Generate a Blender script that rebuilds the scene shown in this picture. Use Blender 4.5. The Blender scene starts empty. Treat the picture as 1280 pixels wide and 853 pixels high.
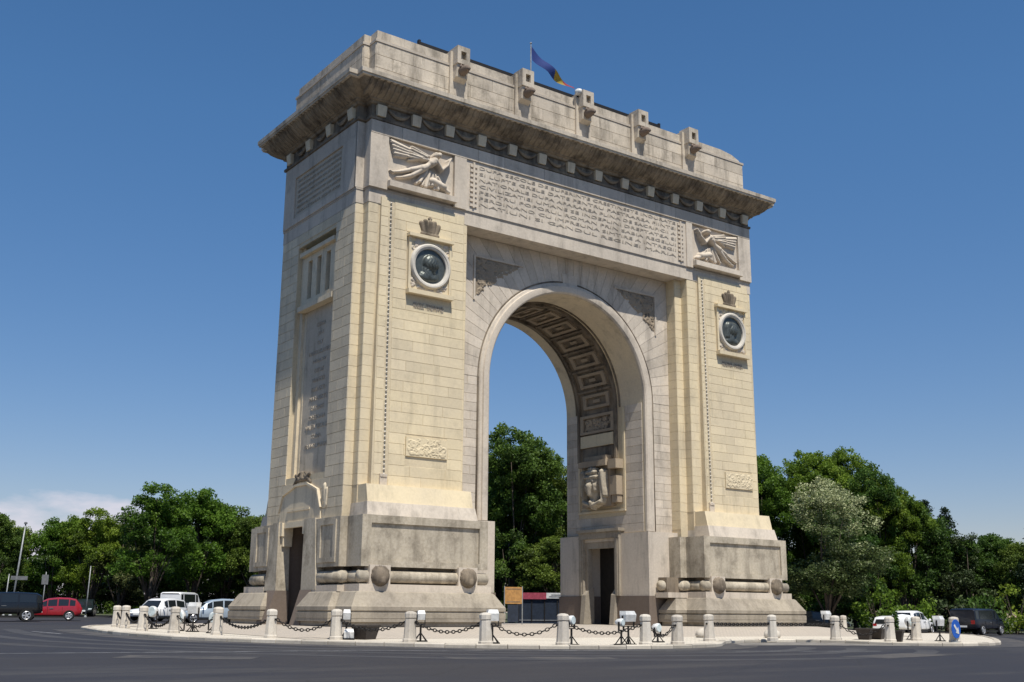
import bpy, bmesh, math, random
import numpy as np
from mathutils import Vector, Matrix, Euler

SC = bpy.context.scene
COL = SC.collection
RAD = math.radians
PI = math.pi

# ------------------------------------------------------------------ camera
cam_data = bpy.data.cameras.new("camera")
cam = bpy.data.objects.new("camera", cam_data)
COL.objects.link(cam)
CAM_POS = Vector((-34.26, -46.16, 0.66))
yaw, pitch, roll = 0.622, 0.2393, 0.0086
cam.location = CAM_POS
base_rot = Euler((PI / 2 + pitch, 0, -yaw), 'XYZ').to_matrix()
cam.rotation_euler = (base_rot @ Matrix.Rotation(roll, 3, 'Z')).to_euler()
cam_data.sensor_width = 36.0
cam_data.sensor_fit = 'HORIZONTAL'
cam_data.lens = 1378.5 / 1280 * 36.0
cam_data.shift_x = 2.74 / 1280
cam_data.shift_y = 0.74 / 1280
cam_data.clip_start = 0.1
cam_data.clip_end = 5000
SC.camera = cam

# ------------------------------------------------------------------ light
SUN_EL = RAD(63.5)
SUN_AZ = RAD(11.0)                 # the sun stands in front of the arch, a little to its left
sun_dir = Vector((-math.sin(SUN_AZ) * math.cos(SUN_EL), -math.cos(SUN_AZ) * math.cos(SUN_EL), math.sin(SUN_EL)))
sun_data = bpy.data.lights.new("sun", 'SUN')
sun_data.energy = 4.2
sun_data.angle = RAD(0.5)
sun_data.color = (1.0, 0.95, 0.86)
sun = bpy.data.objects.new("sun", sun_data)
sun.rotation_euler = (-sun_dir).to_track_quat('-Z', 'Y').to_euler()
sun.location = (0, -60, 90)
COL.objects.link(sun)

world = bpy.data.worlds.new("World")
SC.world = world
world.use_nodes = True
wn = world.node_tree
for n in list(wn.nodes):
    wn.nodes.remove(n)
wo = wn.nodes.new('ShaderNodeOutputWorld')
wb = wn.nodes.new('ShaderNodeBackground')
sky = wn.nodes.new('ShaderNodeTexSky')
sky.sky_type = 'NISHITA'
sky.sun_disc = False
sky.sun_elevation = SUN_EL
sky.sun_rotation = math.atan2(sun_dir.x, sun_dir.y)
sky.altitude = 100
sky.air_density = 1.0
sky.dust_density = 0.3
sky.ozone_density = 3.0
wb.inputs['Strength'].default_value = 0.085
# a low bank of pale cumulus near the horizon
tc = wn.nodes.new('ShaderNodeTexCoord')
sep = wn.nodes.new('ShaderNodeSeparateXYZ')
wn.links.new(tc.outputs['Generated'], sep.inputs[0])
mp = wn.nodes.new('ShaderNodeMapping')
mp.inputs['Scale'].default_value = (1.6, 1.6, 5.0)
mp.inputs['Location'].default_value = (0.35, 0.1, 0.0)
wn.links.new(tc.outputs['Generated'], mp.inputs[0])
nz = wn.nodes.new('ShaderNodeTexNoise')
nz.inputs['Scale'].default_value = 3.0
nz.inputs['Detail'].default_value = 7.0
nz.inputs['Roughness'].default_value = 0.55
wn.links.new(mp.outputs[0], nz.inputs['Vector'])
el = wn.nodes.new('ShaderNodeMapRange')          # lower sky carries more cloud
el.inputs['From Min'].default_value = 0.02
el.inputs['From Max'].default_value = 0.17
el.inputs['To Min'].default_value = 0.22
el.inputs['To Max'].default_value = -0.45
wn.links.new(sep.outputs['Z'], el.inputs['Value'])
bank = wn.nodes.new('ShaderNodeVectorMath'); bank.operation = 'DOT_PRODUCT'      # the bank lies to the north
bank.inputs[1].default_value = (0.05, 0.9987, 0.0)
wn.links.new(tc.outputs['Generated'], bank.inputs[0])
bk = wn.nodes.new('ShaderNodeMapRange')
bk.inputs['From Min'].default_value = 0.935
bk.inputs['From Max'].default_value = 0.99
bk.inputs['To Min'].default_value = -0.22
bk.inputs['To Max'].default_value = 0.15
wn.links.new(bank.outputs['Value'], bk.inputs['Value'])
ad0 = wn.nodes.new('ShaderNodeMath'); ad0.operation = 'ADD'
wn.links.new(nz.outputs['Fac'], ad0.inputs[0]); wn.links.new(bk.outputs[0], ad0.inputs[1])
ad = wn.nodes.new('ShaderNodeMath'); ad.operation = 'ADD'
wn.links.new(ad0.outputs[0], ad.inputs[0]); wn.links.new(el.outputs[0], ad.inputs[1])
cr = wn.nodes.new('ShaderNodeMapRange')
cr.inputs['From Min'].default_value = 0.535
cr.inputs['From Max'].default_value = 0.63
cr.inputs['To Max'].default_value = 0.8
wn.links.new(ad.outputs[0], cr.inputs['Value'])
mx = wn.nodes.new('ShaderNodeMix'); mx.data_type = 'RGBA'
hs = wn.nodes.new('ShaderNodeHueSaturation')
hs.inputs['Saturation'].default_value = 1.22
wn.links.new(sky.outputs[0], hs.inputs['Color'])
wn.links.new(cr.outputs[0], mx.inputs['Factor'])
hz = wn.nodes.new('ShaderNodeMapRange')
hz.inputs['From Min'].default_value = 0.0
hz.inputs['From Max'].default_value = 0.42
hz.inputs['To Min'].default_value = 1.0
hz.inputs['To Max'].default_value = 0.0
wn.links.new(sep.outputs['Z'], hz.inputs['Value'])
hm = wn.nodes.new('ShaderNodeMix'); hm.data_type = 'RGBA'; hm.blend_type = 'MULTIPLY'
wn.links.new(hz.outputs[0], hm.inputs['Factor'])
wn.links.new(hs.outputs[0], hm.inputs[6])
hm.inputs[7].default_value = (0.80, 0.66, 0.72, 1)
wn.links.new(hm.outputs[2], mx.inputs[6])
mx.inputs[7].default_value = (6.3, 6.1, 6.8, 1)
wn.links.new(mx.outputs[2], wb.inputs['Color'])
wn.links.new(wb.outputs[0], wo.inputs[0])

SC.view_settings.view_transform = 'Standard'
SC.view_settings.look = 'None'
SC.view_settings.exposure = 0.45
SC.view_settings.gamma = 1.0
SC.render.engine = 'CYCLES'
SC.cycles.max_bounces = 6
SC.cycles.transparent_max_bounces = 8

rng = random.Random(11)
nrng = np.random.default_rng(7)


# ================================================================== materials
def new_mat(name):
    m = bpy.data.materials.new(name)
    m.use_nodes = True
    nt = m.node_tree
    b = nt.nodes['Principled BSDF']
    return m, nt, b


def N(nt, t, **kw):
    n = nt.nodes.new(t)
    for k, v in kw.items():
        setattr(n, k, v)
    return n


def mixc(nt, fac, a, b, blend='MIX'):
    m = N(nt, 'ShaderNodeMix', data_type='RGBA', blend_type=blend)
    for src, idx in ((fac, 0), (a, 6), (b, 7)):
        if hasattr(src, 'links'):
            nt.links.new(src, m.inputs[idx])
        elif idx == 0:
            m.inputs[0].default_value = src
        else:
            m.inputs[idx].default_value = (*src, 1) if len(src) == 3 else src
    return m.outputs[2]


def ramp(nt, fac, lo, hi, a=0.0, b=1.0):
    r = N(nt, 'ShaderNodeMapRange', interpolation_type='SMOOTHSTEP')
    r.inputs['From Min'].default_value = lo
    r.inputs['From Max'].default_value = hi
    r.inputs['To Min'].default_value = a
    r.inputs['To Max'].default_value = b
    nt.links.new(fac, r.inputs['Value'])
    return r.outputs[0]


def noise(nt, vec, scale, detail=6, rough=0.6, loc=(0, 0, 0), stretch=(1, 1, 1)):
    mpn = N(nt, 'ShaderNodeMapping')
    mpn.inputs['Scale'].default_value = stretch
    mpn.inputs['Location'].default_value = loc
    nt.links.new(vec, mpn.inputs[0])
    n = N(nt, 'ShaderNodeTexNoise')
    n.inputs['Scale'].default_value = scale
    n.inputs['Detail'].default_value = detail
    n.inputs['Roughness'].default_value = rough
    nt.links.new(mpn.outputs[0], n.inputs['Vector'])
    return n.outputs['Fac']


def stone(name, col, var, dirt=(0.10, 0.085, 0.065), streak=0.35, blotch=0.3, bump=0.25, rough=0.88, tone=0.25, lo=0.5, grit=0.35):
    """weathered limestone: block-to-block tone, cloudy colour, rain streaks and grain"""
    m, nt, b = new_mat(name)
    g = N(nt, 'ShaderNodeNewGeometry')
    P = g.outputs['Position']
    big = noise(nt, P, 0.35, 5, 0.6)
    c = mixc(nt, ramp(nt, big, 0.35, 0.65), col, var)
    at = N(nt, 'ShaderNodeAttribute', attribute_name='tone')
    tn = N(nt, 'ShaderNodeMapRange')
    tn.inputs['To Min'].default_value = 1.0 - tone
    tn.inputs['To Max'].default_value = 1.0 + tone
    nt.links.new(at.outputs['Fac'], tn.inputs['Value'])
    hsv = N(nt, 'ShaderNodeHueSaturation')
    nt.links.new(c, hsv.inputs['Color'])
    nt.links.new(tn.outputs[0], hsv.inputs['Value'])
    st = noise(nt, P, 1.6, 8, 0.65, (3, 1, 7), (1, 1, 0.16))
    c2 = mixc(nt, ramp(nt, st, lo, lo + 0.24, 0, streak), hsv.outputs[0], dirt)
    bl = noise(nt, P, 0.9, 9, 0.7, (9, 2, 4))
    c3 = mixc(nt, ramp(nt, bl, lo + 0.02, lo + 0.26, 0, blotch), c2, dirt)
    fine = noise(nt, P, 9, 6, 0.7)
    c4 = mixc(nt, ramp(nt, fine, 0.3, 0.75, 0, grit), c3, (0.62, 0.59, 0.54), 'MULTIPLY')
    nt.links.new(c4, b.inputs['Base Color'])
    b.inputs['Roughness'].default_value = rough
    b.inputs['Specular IOR Level'].default_value = 0.2
    bp = N(nt, 'ShaderNodeBump')
    bp.inputs['Strength'].default_value = bump
    bp.inputs['Distance'].default_value = 0.03
    nt.links.new(fine, bp.inputs['Height'])
    nt.links.new(bp.outputs[0], b.inputs['Normal'])
    return m


def plain(name, col, rough=0.6, metal=0.0, spec=0.4, vary=0.12, scale=6, coat=0.0):
    m, nt, b = new_mat(name)
    g = N(nt, 'ShaderNodeNewGeometry')
    f = noise(nt, g.outputs['Position'], scale, 5, 0.6)
    dark = tuple(max(0, v * (1 - vary * 2)) for v in col)
    light = tuple(min(1, v * (1 + vary)) for v in col)
    c = mixc(nt, ramp(nt, f, 0.3, 0.7), dark, light)
    nt.links.new(c, b.inputs['Base Color'])
    b.inputs['Roughness'].default_value = rough
    b.inputs['Metallic'].default_value = metal
    b.inputs['Specular IOR Level'].default_value = spec
    b.inputs['Coat Weight'].default_value = coat
    b.inputs['Coat Roughness'].default_value = 0.05
    return m


def foliage_mat(name, dark, mid, light, transl=0.25):
    m, nt, b = new_mat(name)
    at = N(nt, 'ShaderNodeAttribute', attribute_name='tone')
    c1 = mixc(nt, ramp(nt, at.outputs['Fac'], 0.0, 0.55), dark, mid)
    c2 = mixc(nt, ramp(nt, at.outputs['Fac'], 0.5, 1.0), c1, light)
    oi = N(nt, 'ShaderNodeObjectInfo')
    hsv = N(nt, 'ShaderNodeHueSaturation')
    r1 = N(nt, 'ShaderNodeMapRange')
    r1.inputs['To Min'].default_value = 0.8
    r1.inputs['To Max'].default_value = 1.2
    nt.links.new(oi.outputs['Random'], r1.inputs['Value'])
    nt.links.new(r1.outputs[0], hsv.inputs['Value'])
    r2 = N(nt, 'ShaderNodeMapRange')
    r2.inputs['From Min'].default_value = 1.0
    r2.inputs['From Max'].default_value = 0.0
    r2.inputs['To Min'].default_value = 0.475
    r2.inputs['To Max'].default_value = 0.52
    nt.links.new(oi.outputs['Random'], r2.inputs['Value'])
    nt.links.new(r2.outputs[0], hsv.inputs['Hue'])
    nt.links.new(c2, hsv.inputs['Color'])
    nt.links.new(hsv.outputs[0], b.inputs['Base Color'])
    b.inputs['Roughness'].default_value = 0.55
    b.inputs['Specular IOR Level'].default_value = 0.25
    tr = N(nt, 'ShaderNodeBsdfTranslucent')
    nt.links.new(hsv.outputs[0], tr.inputs['Color'])
    ms = N(nt, 'ShaderNodeMixShader')
    ms.inputs[0].default_value = transl
    out = nt.nodes['Material Output']
    nt.links.new(b.outputs[0], ms.inputs[1])
    nt.links.new(tr.outputs[0], ms.inputs[2])
    nt.links.new(ms.outputs[0], out.inputs['Surface'])
    return m


M = {}
M['warm'] = stone('warm_limestone', (0.70, 0.59, 0.395), (0.63, 0.535, 0.375), streak=0.25, blotch=0.2, tone=0.06, lo=0.5, grit=0.22)
M['warm_core'] = stone('warm_limestone_joint', (0.64, 0.54, 0.37), (0.58, 0.49, 0.345), streak=0.25, blotch=0.2, tone=0.0)
M['pale'] = stone('pale_limestone', (0.61, 0.535, 0.44), (0.54, 0.475, 0.395), dirt=(0.14, 0.12, 0.10), streak=0.45, blotch=0.35, tone=0.11, lo=0.48)
M['pale_core'] = stone('pale_limestone_joint', (0.50, 0.44, 0.365), (0.45, 0.395, 0.33), streak=0.3, blotch=0.2, tone=0.0)
M['side'] = stone('side_limestone', (0.71, 0.605, 0.435), (0.62, 0.535, 0.40), streak=0.35, blotch=0.3, tone=0.10)
M['base'] = stone('base_limestone', (0.54, 0.475, 0.37), (0.44, 0.39, 0.31), dirt=(0.17, 0.145, 0.11), streak=0.55, blotch=0.7, tone=0.10, lo=0.44, grit=0.6)
M['plinth'] = stone('plinth_granite', (0.385, 0.335, 0.26), (0.32, 0.28, 0.225), streak=0.35, blotch=0.4, tone=0.1, lo=0.45, grit=0.5)
M['brown'] = stone('brown_granite', (0.20, 0.155, 0.125), (0.17, 0.135, 0.11), streak=0.3, blotch=0.3)
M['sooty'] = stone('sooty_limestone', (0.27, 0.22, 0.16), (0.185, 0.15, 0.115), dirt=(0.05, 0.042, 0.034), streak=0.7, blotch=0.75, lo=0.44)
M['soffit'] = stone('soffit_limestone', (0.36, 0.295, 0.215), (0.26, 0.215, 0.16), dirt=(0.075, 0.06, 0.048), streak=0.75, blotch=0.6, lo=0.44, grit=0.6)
M['parapet'] = stone('parapet_limestone', (0.61, 0.535, 0.43), (0.53, 0.465, 0.38), dirt=(0.14, 0.12, 0.095), streak=0.6, blotch=0.55, tone=0.12, lo=0.46, grit=0.45)
M['carved'] = stone('carved_limestone', (0.62, 0.54, 0.44), (0.54, 0.47, 0.385), streak=0.3, blotch=0.35, tone=0.0)
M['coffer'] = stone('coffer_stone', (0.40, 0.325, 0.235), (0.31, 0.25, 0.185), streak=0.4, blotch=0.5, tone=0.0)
M['white'] = stone('white_marble', (0.63, 0.59, 0.515), (0.57, 0.53, 0.465), streak=0.2, blotch=0.12, tone=0.0)
M['letter'] = stone('shade_toned_lettering', (0.44, 0.385, 0.315), (0.36, 0.315, 0.26), streak=0.2, blotch=0.3, tone=0.0)  # letters painted darker than their stone to carry the relief's shade
M['slab'] = stone('grey_inscription_slab', (0.58, 0.505, 0.395), (0.50, 0.435, 0.345), streak=0.4, blotch=0.45, tone=0.0)
M['slab_letter'] = stone('slab_lettering', (0.49, 0.425, 0.335), (0.43, 0.37, 0.295), streak=0.4, blotch=0.35, tone=0.0)  # a little darker than the slab, painting in the letters' shade
M['bronze'] = plain('dark_bronze', (0.10, 0.11, 0.10), 0.42, 0.5, 0.5)
M['concrete'] = stone('bollard_stone', (0.62, 0.57, 0.49), (0.54, 0.49, 0.42), streak=0.35, blotch=0.35, tone=0.12)
M['iron'] = plain('black_iron', (0.018, 0.016, 0.015), 0.6, 0.3)
M['steel'] = plain('grey_painted_steel', (0.30, 0.31, 0.31), 0.5, 0.2)
M['dark_opening'] = plain('shade_painted_interior', (0.02, 0.018, 0.016), 0.9)  # near-black colour stands for the shade inside doorways and slits
M['door_wood'] = plain('dark_door_wood', (0.035, 0.026, 0.02), 0.6)
M['white_paint'] = plain('white_enamel', (0.62, 0.62, 0.60), 0.35, vary=0.1)
M['lamp_glass'] = plain('lamp_glass', (0.55, 0.62, 0.62), 0.12, spec=0.6)
M['grey_plastic'] = plain('grey_plastic', (0.16, 0.165, 0.17), 0.5)
M['soil'] = plain('dark_planter', (0.035, 0.027, 0.022), 0.7)
M['black_paint'] = plain('black_car_paint', (0.004, 0.004, 0.0045), 0.3, 0, 0.5, coat=0.4)
M['navy_paint'] = plain('navy_car_paint', (0.004, 0.006, 0.016), 0.35, 0, 0.5, coat=0.3)
M['green_paint'] = plain('dark_green_car_paint', (0.012, 0.02, 0.022), 0.3, 0, 0.5, coat=0.5)
M['red_paint'] = plain('red_car_paint', (0.29, 0.010, 0.017), 0.3, 0, 0.5, coat=0.6, vary=0.05)
M['white_car'] = plain('white_car_paint', (0.78, 0.78, 0.78), 0.3, 0, 0.5, coat=0.5, vary=0.03)
M['silver_paint'] = plain('silver_blue_car_paint', (0.42, 0.50, 0.58), 0.3, 0.3, 0.5, coat=0.5, vary=0.05)
M['car_glass'] = plain('car_window_glass', (0.015, 0.018, 0.02), 0.08, 0, 0.6, vary=0.0)
M['tyre'] = plain('tyre_rubber', (0.012, 0.012, 0.012), 0.85)
M['rim'] = plain('alloy_rim', (0.55, 0.55, 0.56), 0.3, 0.6)
M['plate'] = plain('number_plate', (0.75, 0.75, 0.72), 0.5, vary=0.02)
M['tail'] = plain('red_lamp_lens', (0.35, 0.01, 0.01), 0.25)
M['orange_board'] = plain('ochre_board', (0.42, 0.22, 0.07), 0.6)
M['poster'] = plain('dark_poster', (0.02, 0.028, 0.045), 0.5)
M['crimson'] = plain('crimson_fascia', (0.34, 0.06, 0.09), 0.5)
M['blue_flag'] = plain('flag_blue', (0.008, 0.028, 0.15), 0.8, vary=0.05)
M['yellow_flag'] = plain('flag_yellow', (0.26, 0.19, 0.025), 0.8, vary=0.05)
M['red_flag'] = plain('flag_red', (0.20, 0.014, 0.02), 0.8, vary=0.05)
M['blue_sign'] = plain('blue_sign_face', (0.01, 0.09, 0.42), 0.4, vary=0.03)
M['bark'] = plain('tree_bark', (0.075, 0.058, 0.043), 0.9, vary=0.25, scale=3)
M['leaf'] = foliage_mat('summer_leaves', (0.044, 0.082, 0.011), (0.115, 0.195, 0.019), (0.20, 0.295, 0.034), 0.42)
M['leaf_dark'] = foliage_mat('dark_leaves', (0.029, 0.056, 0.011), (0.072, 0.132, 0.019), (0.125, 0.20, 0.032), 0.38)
M['leaf_olive'] = foliage_mat('olive_leaves', (0.030, 0.042, 0.014), (0.07, 0.095, 0.03), (0.14, 0.17, 0.06))
M['leaf_blossom'] = foliage_mat('blossom_leaves', (0.034, 0.058, 0.016), (0.085, 0.125, 0.036), (0.46, 0.49, 0.27))
M['needle'] = foliage_mat('conifer_needles', (0.010, 0.020, 0.010), (0.022, 0.042, 0.018), (0.04, 0.07, 0.03))


def asphalt_mat():
    m, nt, b = new_mat('worn_asphalt')
    g = N(nt, 'ShaderNodeNewGeometry')
    P = g.outputs['Position']
    big = noise(nt, P, 0.06, 5, 0.6)
    c = mixc(nt, ramp(nt, big, 0.4, 0.6), (0.028, 0.028, 0.035), (0.036, 0.034, 0.037))
    st = noise(nt, P, 0.5, 6, 0.65, (2, 5, 0), (0.25, 1.4, 1))
    c = mixc(nt, ramp(nt, st, 0.48, 0.72, 0, 0.8), c, (0.058, 0.055, 0.055))
    fine = noise(nt, P, 60, 3, 0.8)
    c = mixc(nt, ramp(nt, fine, 0.3, 0.7, 0, 0.6), c, (0.6, 0.6, 0.6), 'MULTIPLY')
    crk = N(nt, 'ShaderNodeTexVoronoi', feature='DISTANCE_TO_EDGE')
    crk.inputs['Scale'].default_value = 0.22
    nt.links.new(P, crk.inputs['Vector'])
    c = mixc(nt, ramp(nt, crk.outputs['Distance'], 0.0, 0.012, 0.5, 0.0), c, (0.02, 0.02, 0.02))
    nt.links.new(c, b.inputs['Base Color'])
    b.inputs['Roughness'].default_value = 0.82
    b.inputs['Specular IOR Level'].default_value = 0.3
    bp = N(nt, 'ShaderNodeBump')
    bp.inputs['Strength'].default_value = 0.4
    bp.inputs['Distance'].default_value = 0.01
    nt.links.new(fine, bp.inputs['Height'])
    nt.links.new(bp.outputs[0], b.inputs['Normal'])
    return m


def ground_mat():
    m, nt, b = new_mat('park_grass')
    g = N(nt, 'ShaderNodeNewGeometry')
    P = g.outputs['Position']
    a = noise(nt, P, 0.4, 6, 0.7)
    c = mixc(nt, ramp(nt, a, 0.35, 0.65), (0.035, 0.05, 0.018), (0.075, 0.085, 0.035))
    f = noise(nt, P, 8, 5, 0.7)
    c = mixc(nt, ramp(nt, f, 0.4, 0.7, 0, 0.5), c, (0.06, 0.05, 0.03))
    nt.links.new(c, b.inputs['Base Color'])
    b.inputs['Roughness'].default_value = 0.95
    return m


def paving_mat(name, a, bcol, joint):
    m, nt, b = new_mat(name)
    g = N(nt, 'ShaderNodeNewGeometry')
    P = g.outputs['Position']
    br = N(nt, 'ShaderNodeTexBrick')
    br.inputs['Scale'].default_value = 2.2
    br.inputs['Mortar Size'].default_value = 0.025
    br.inputs['Color1'].default_value = (*a, 1)
    br.inputs['Color2'].default_value = (*bcol, 1)
    br.inputs['Mortar'].default_value = (*joint, 1)
    nt.links.new(P, br.inputs['Vector'])
    n1 = noise(nt, P, 0.5, 7, 0.7)
    c = mixc(nt, ramp(nt, n1, 0.5, 0.72, 0, 0.35), br.outputs['Color'], (0.30, 0.26, 0.21))
    nt.links.new(c, b.inputs['Base Color'])
    b.inputs['Roughness'].default_value = 0.9
    return m


M['asphalt'] = asphalt_mat()
M['ground'] = ground_mat()
M['paving'] = paving_mat('cream_paving', (0.59, 0.535, 0.44), (0.53, 0.48, 0.395), (0.38, 0.34, 0.28))
M['pink_paving'] = paving_mat('pinkish_brick_paving', (0.43, 0.375, 0.305), (0.39, 0.34, 0.28), (0.28, 0.245, 0.205))
M['kerb'] = stone('kerb_stone_material', (0.52, 0.47, 0.39), (0.42, 0.38, 0.32), streak=0.2, blotch=0.4, tone=0.25)
M['gutter'] = plain('worn_grey_gutter', (0.19, 0.175, 0.155), 0.9, vary=0.2, scale=1.5)
def line_mat():
    m, nt, b = new_mat('worn_white_line')
    g = N(nt, 'ShaderNodeNewGeometry')
    f = noise(nt, g.outputs['Position'], 2.5, 6, 0.7)
    c = mixc(nt, ramp(nt, f, 0.4, 0.65), (0.16, 0.16, 0.165), (0.36, 0.36, 0.36))
    nt.links.new(c, b.inputs['Base Color'])
    b.inputs['Roughness'].default_value = 0.8
    return m


M['line'] = line_mat()


# ================================================================== mesh builder
class MB:
    def __init__(self):
        self.v = []; self.f = []; self.t = []; self.n = 0; self.pieces = []

    def add(self, verts, faces, tone=0.5):
        o = self.n
        verts = [tuple(p) for p in verts]
        self.v += verts
        self.f += [tuple(i + o for i in f) for f in faces]
        self.t += [tone] * len(verts)
        self.n += len(verts)
        self.pieces.append((o, self.n, len(self.f) - len(faces), len(self.f)))
        return self

    def split(self):
        out = []
        for v0, v1, f0, f1 in self.pieces:
            q = MB()
            q.add(self.v[v0:v1], [tuple(i - v0 for i in f) for f in self.f[f0:f1]], self.t[v0])
            out.append(q)
        return out

    def box(self, x0, x1, y0, y1, z0, z1, tone=0.5):
        v = [(x0, y0, z0), (x1, y0, z0), (x1, y1, z0), (x0, y1, z0), (x0, y0, z1), (x1, y0, z1), (x1, y1, z1), (x0, y1, z1)]
        return self.add(v, [(3, 2, 1, 0), (4, 5, 6, 7), (0, 1, 5, 4), (1, 2, 6, 5), (2, 3, 7, 6), (3, 0, 4, 7)], tone)

    def prism(self, poly, z0, z1, tone=0.5):
        return self.loftz([(poly, z0), (poly, z1)], tone)

    def loftz(self, levels, tone=0.5, caps=True):
        n = len(levels[0][0])
        v = []
        for poly, z in levels:
            v += [(p[0], p[1], z) for p in poly]
        f = []
        for k in range(len(levels) - 1):
            for i in range(n):
                j = (i + 1) % n
                f.append((k * n + i, k * n + j, (k + 1) * n + j, (k + 1) * n + i))
        if caps:
            f.append(tuple(reversed(range(n))))
            f.append(tuple(range((len(levels) - 1) * n, len(levels) * n)))
        return self.add(v, f, tone)

    def extrude(self, pts, d, tone=0.5):
        """closed 3-D outline pushed along d"""
        n = len(pts)
        d = Vector(d)
        v = [Vector(p) for p in pts] + [Vector(p) + d for p in pts]
        f = [tuple(range(n)), tuple(reversed(range(n, 2 * n)))]
        for i in range(n):
            j = (i + 1) % n
            f.append((j, i, n + i, n + j))
        return self.add(v, f, tone)

    def tube(self, pts, r, n=8, tone=0.5, closed=False, caps=True):
        pts = [Vector(p) for p in pts]
        m = len(pts)
        rs = r if isinstance(r, (list, tuple)) else [r] * m
        v = []
        up0 = None
        for i, p in enumerate(pts):
            a = pts[(i - 1) % m] if (i > 0 or closed) else p
            b = pts[(i + 1) % m] if (i < m - 1 or closed) else p
            t = (b - a).normalized()
            if up0 is None:
                up0 = Vector((0, 0, 1)) if abs(t.z) < 0.9 else Vector((1, 0, 0))
            s = t.cross(up0).normalized()
            u = s.cross(t).normalized()
            up0 = u
            for k in range(n):
                an = 2 * PI * k / n
                v.append(p + (s * math.cos(an) + u * math.sin(an)) * rs[i])
        f = []
        for i in range(m if closed else m - 1):
            i2 = (i + 1) % m
            for k in range(n):
                k2 = (k + 1) % n
                f.append((i * n + k, i * n + k2, i2 * n + k2, i2 * n + k))
        if caps and not closed:
            f.append(tuple(reversed(range(n))))
            f.append(tuple(range((m - 1) * n, m * n)))
        return self.add(v, f, tone)

    def lathe(self, prof, c=(0, 0, 0), n=12, axis='Z', tone=0.5, phase=0.0):
        v = []
        for r, h in prof:
            for k in range(n):
                a = 2 * PI * k / n + phase
                p = (r * math.cos(a), r * math.sin(a), h)
                if axis == 'Y':
                    p = (p[0], h, -p[1])
                elif axis == 'X':
                    p = (h, p[0], p[1])
                v.append((p[0] + c[0], p[1] + c[1], p[2] + c[2]))
        f = []
        m = len(prof)
        for i in range(m - 1):
            for k in range(n):
                k2 = (k + 1) % n
                f.append((i * n + k, i * n + k2, (i + 1) * n + k2, (i + 1) * n + k))
        f.append(tuple(reversed(range(n))))
        f.append(tuple(range((m - 1) * n, m * n)))
        return self.add(v, f, tone)

    def block(self, O, U, V, Nn, u0, u1, v0, v1, d=0.017, c=0.008, g=0.004, tone=0.5):
        """one dressed stone: a low frustum standing proud of a wall, V-jointed to its neighbours"""
        O = Vector(O); U = Vector(U); V = Vector(V); Nn = Vector(Nn)
        b = [(u0 + g, v0 + g), (u1 - g, v0 + g), (u1 - g, v1 - g), (u0 + g, v1 - g)]
        t = [(u0 + g + c, v0 + g + c), (u1 - g - c, v0 + g + c), (u1 - g - c, v1 - g - c), (u0 + g + c, v1 - g - c)]
        v = [O + U * p[0] + V * p[1] for p in b] + [O + U * p[0] + V * p[1] + Nn * d for p in t]
        f = [(4, 5, 6, 7)] + [(i, (i + 1) % 4, 4 + (i + 1) % 4, 4 + i) for i in range(4)]
        return self.add(v, f, tone)

    def build(self, name, mat, parent=None, smooth=False, kind=None, loc=None, recalc=True):
        me = bpy.data.meshes.new(name)
        me.from_pydata([tuple(p) for p in self.v], [], self.f)
        a = me.attributes.new('tone', 'FLOAT', 'POINT')
        a.data.foreach_set('value', np.array(self.t, dtype=np.float32))
        if recalc:
            bm = bmesh.new(); bm.from_mesh(me)
            bmesh.ops.recalc_face_normals(bm, faces=bm.faces)
            bm.to_mesh(me); bm.free()
        if smooth:
            me.polygons.foreach_set('use_smooth', [True] * len(me.polygons))
        me.materials.append(M[mat] if isinstance(mat, str) else mat)
        o = bpy.data.objects.new(name, me)
        COL.objects.link(o)
        if parent is not None:
            o.parent = parent
        if loc is not None:
            o.location = loc
        if kind:
            o['kind'] = kind
        return o


def empty(name, loc=(0, 0, 0), rz=0.0):
    o = bpy.data.objects.new(name, None)
    o.empty_display_size = 0.3
    o.location = loc
    o.rotation_euler = (0, 0, rz)
    COL.objects.link(o)
    return o


def tag(o, label, cat=None, group=None):
    o['label'] = label
    if cat:
        o['category'] = cat
    if group:
        o['group'] = group
    return o


def copy_tree(o, parent=None):
    c = o.copy()
    COL.objects.link(c)
    if parent is not None:
        c.parent = parent
    for ch in list(o.children):
        copy_tree(ch, c)
    return c


def heightfield(w, h, nu, nv, fn, O, U, V, Nn, name, mat, parent, cut=None, base=0.0):
    """carved relief: fn(u,v)->height on a grid; cells with no height are left out when cut is set"""
    us = np.linspace(0, w, nu); vs = np.linspace(0, h, nv)
    A, B = np.meshgrid(us, vs)
    H = fn(A, B)
    O = np.array(O); U = np.array(U); V = np.array(V); Nn = np.array(Nn)
    Pt = O + A[..., None] * U + B[..., None] * V + (H + base)[..., None] * Nn
    idx = np.arange(nu * nv).reshape(nv, nu)
    q = np.stack([idx[:-1, :-1], idx[:-1, 1:], idx[1:, 1:], idx[1:, :-1]], -1).reshape(-1, 4)
    if cut is not None:
        hm = np.max(np.stack([H[:-1, :-1], H[:-1, 1:], H[1:, 1:], H[1:, :-1]], -1), -1).reshape(-1)
        q = q[hm > cut]
    used = np.unique(q)
    remap = np.full(nu * nv, -1); remap[used] = np.arange(len(used))
    mb = MB()
    mb.v = [tuple(p) for p in Pt.reshape(-1, 3)[used]]
    mb.f = [tuple(int(remap[i]) for i in f) for f in q]
    mb.t = [0.5] * len(mb.v)
    return mb.build(name, mat, parent, smooth=True, recalc=False)


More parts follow.
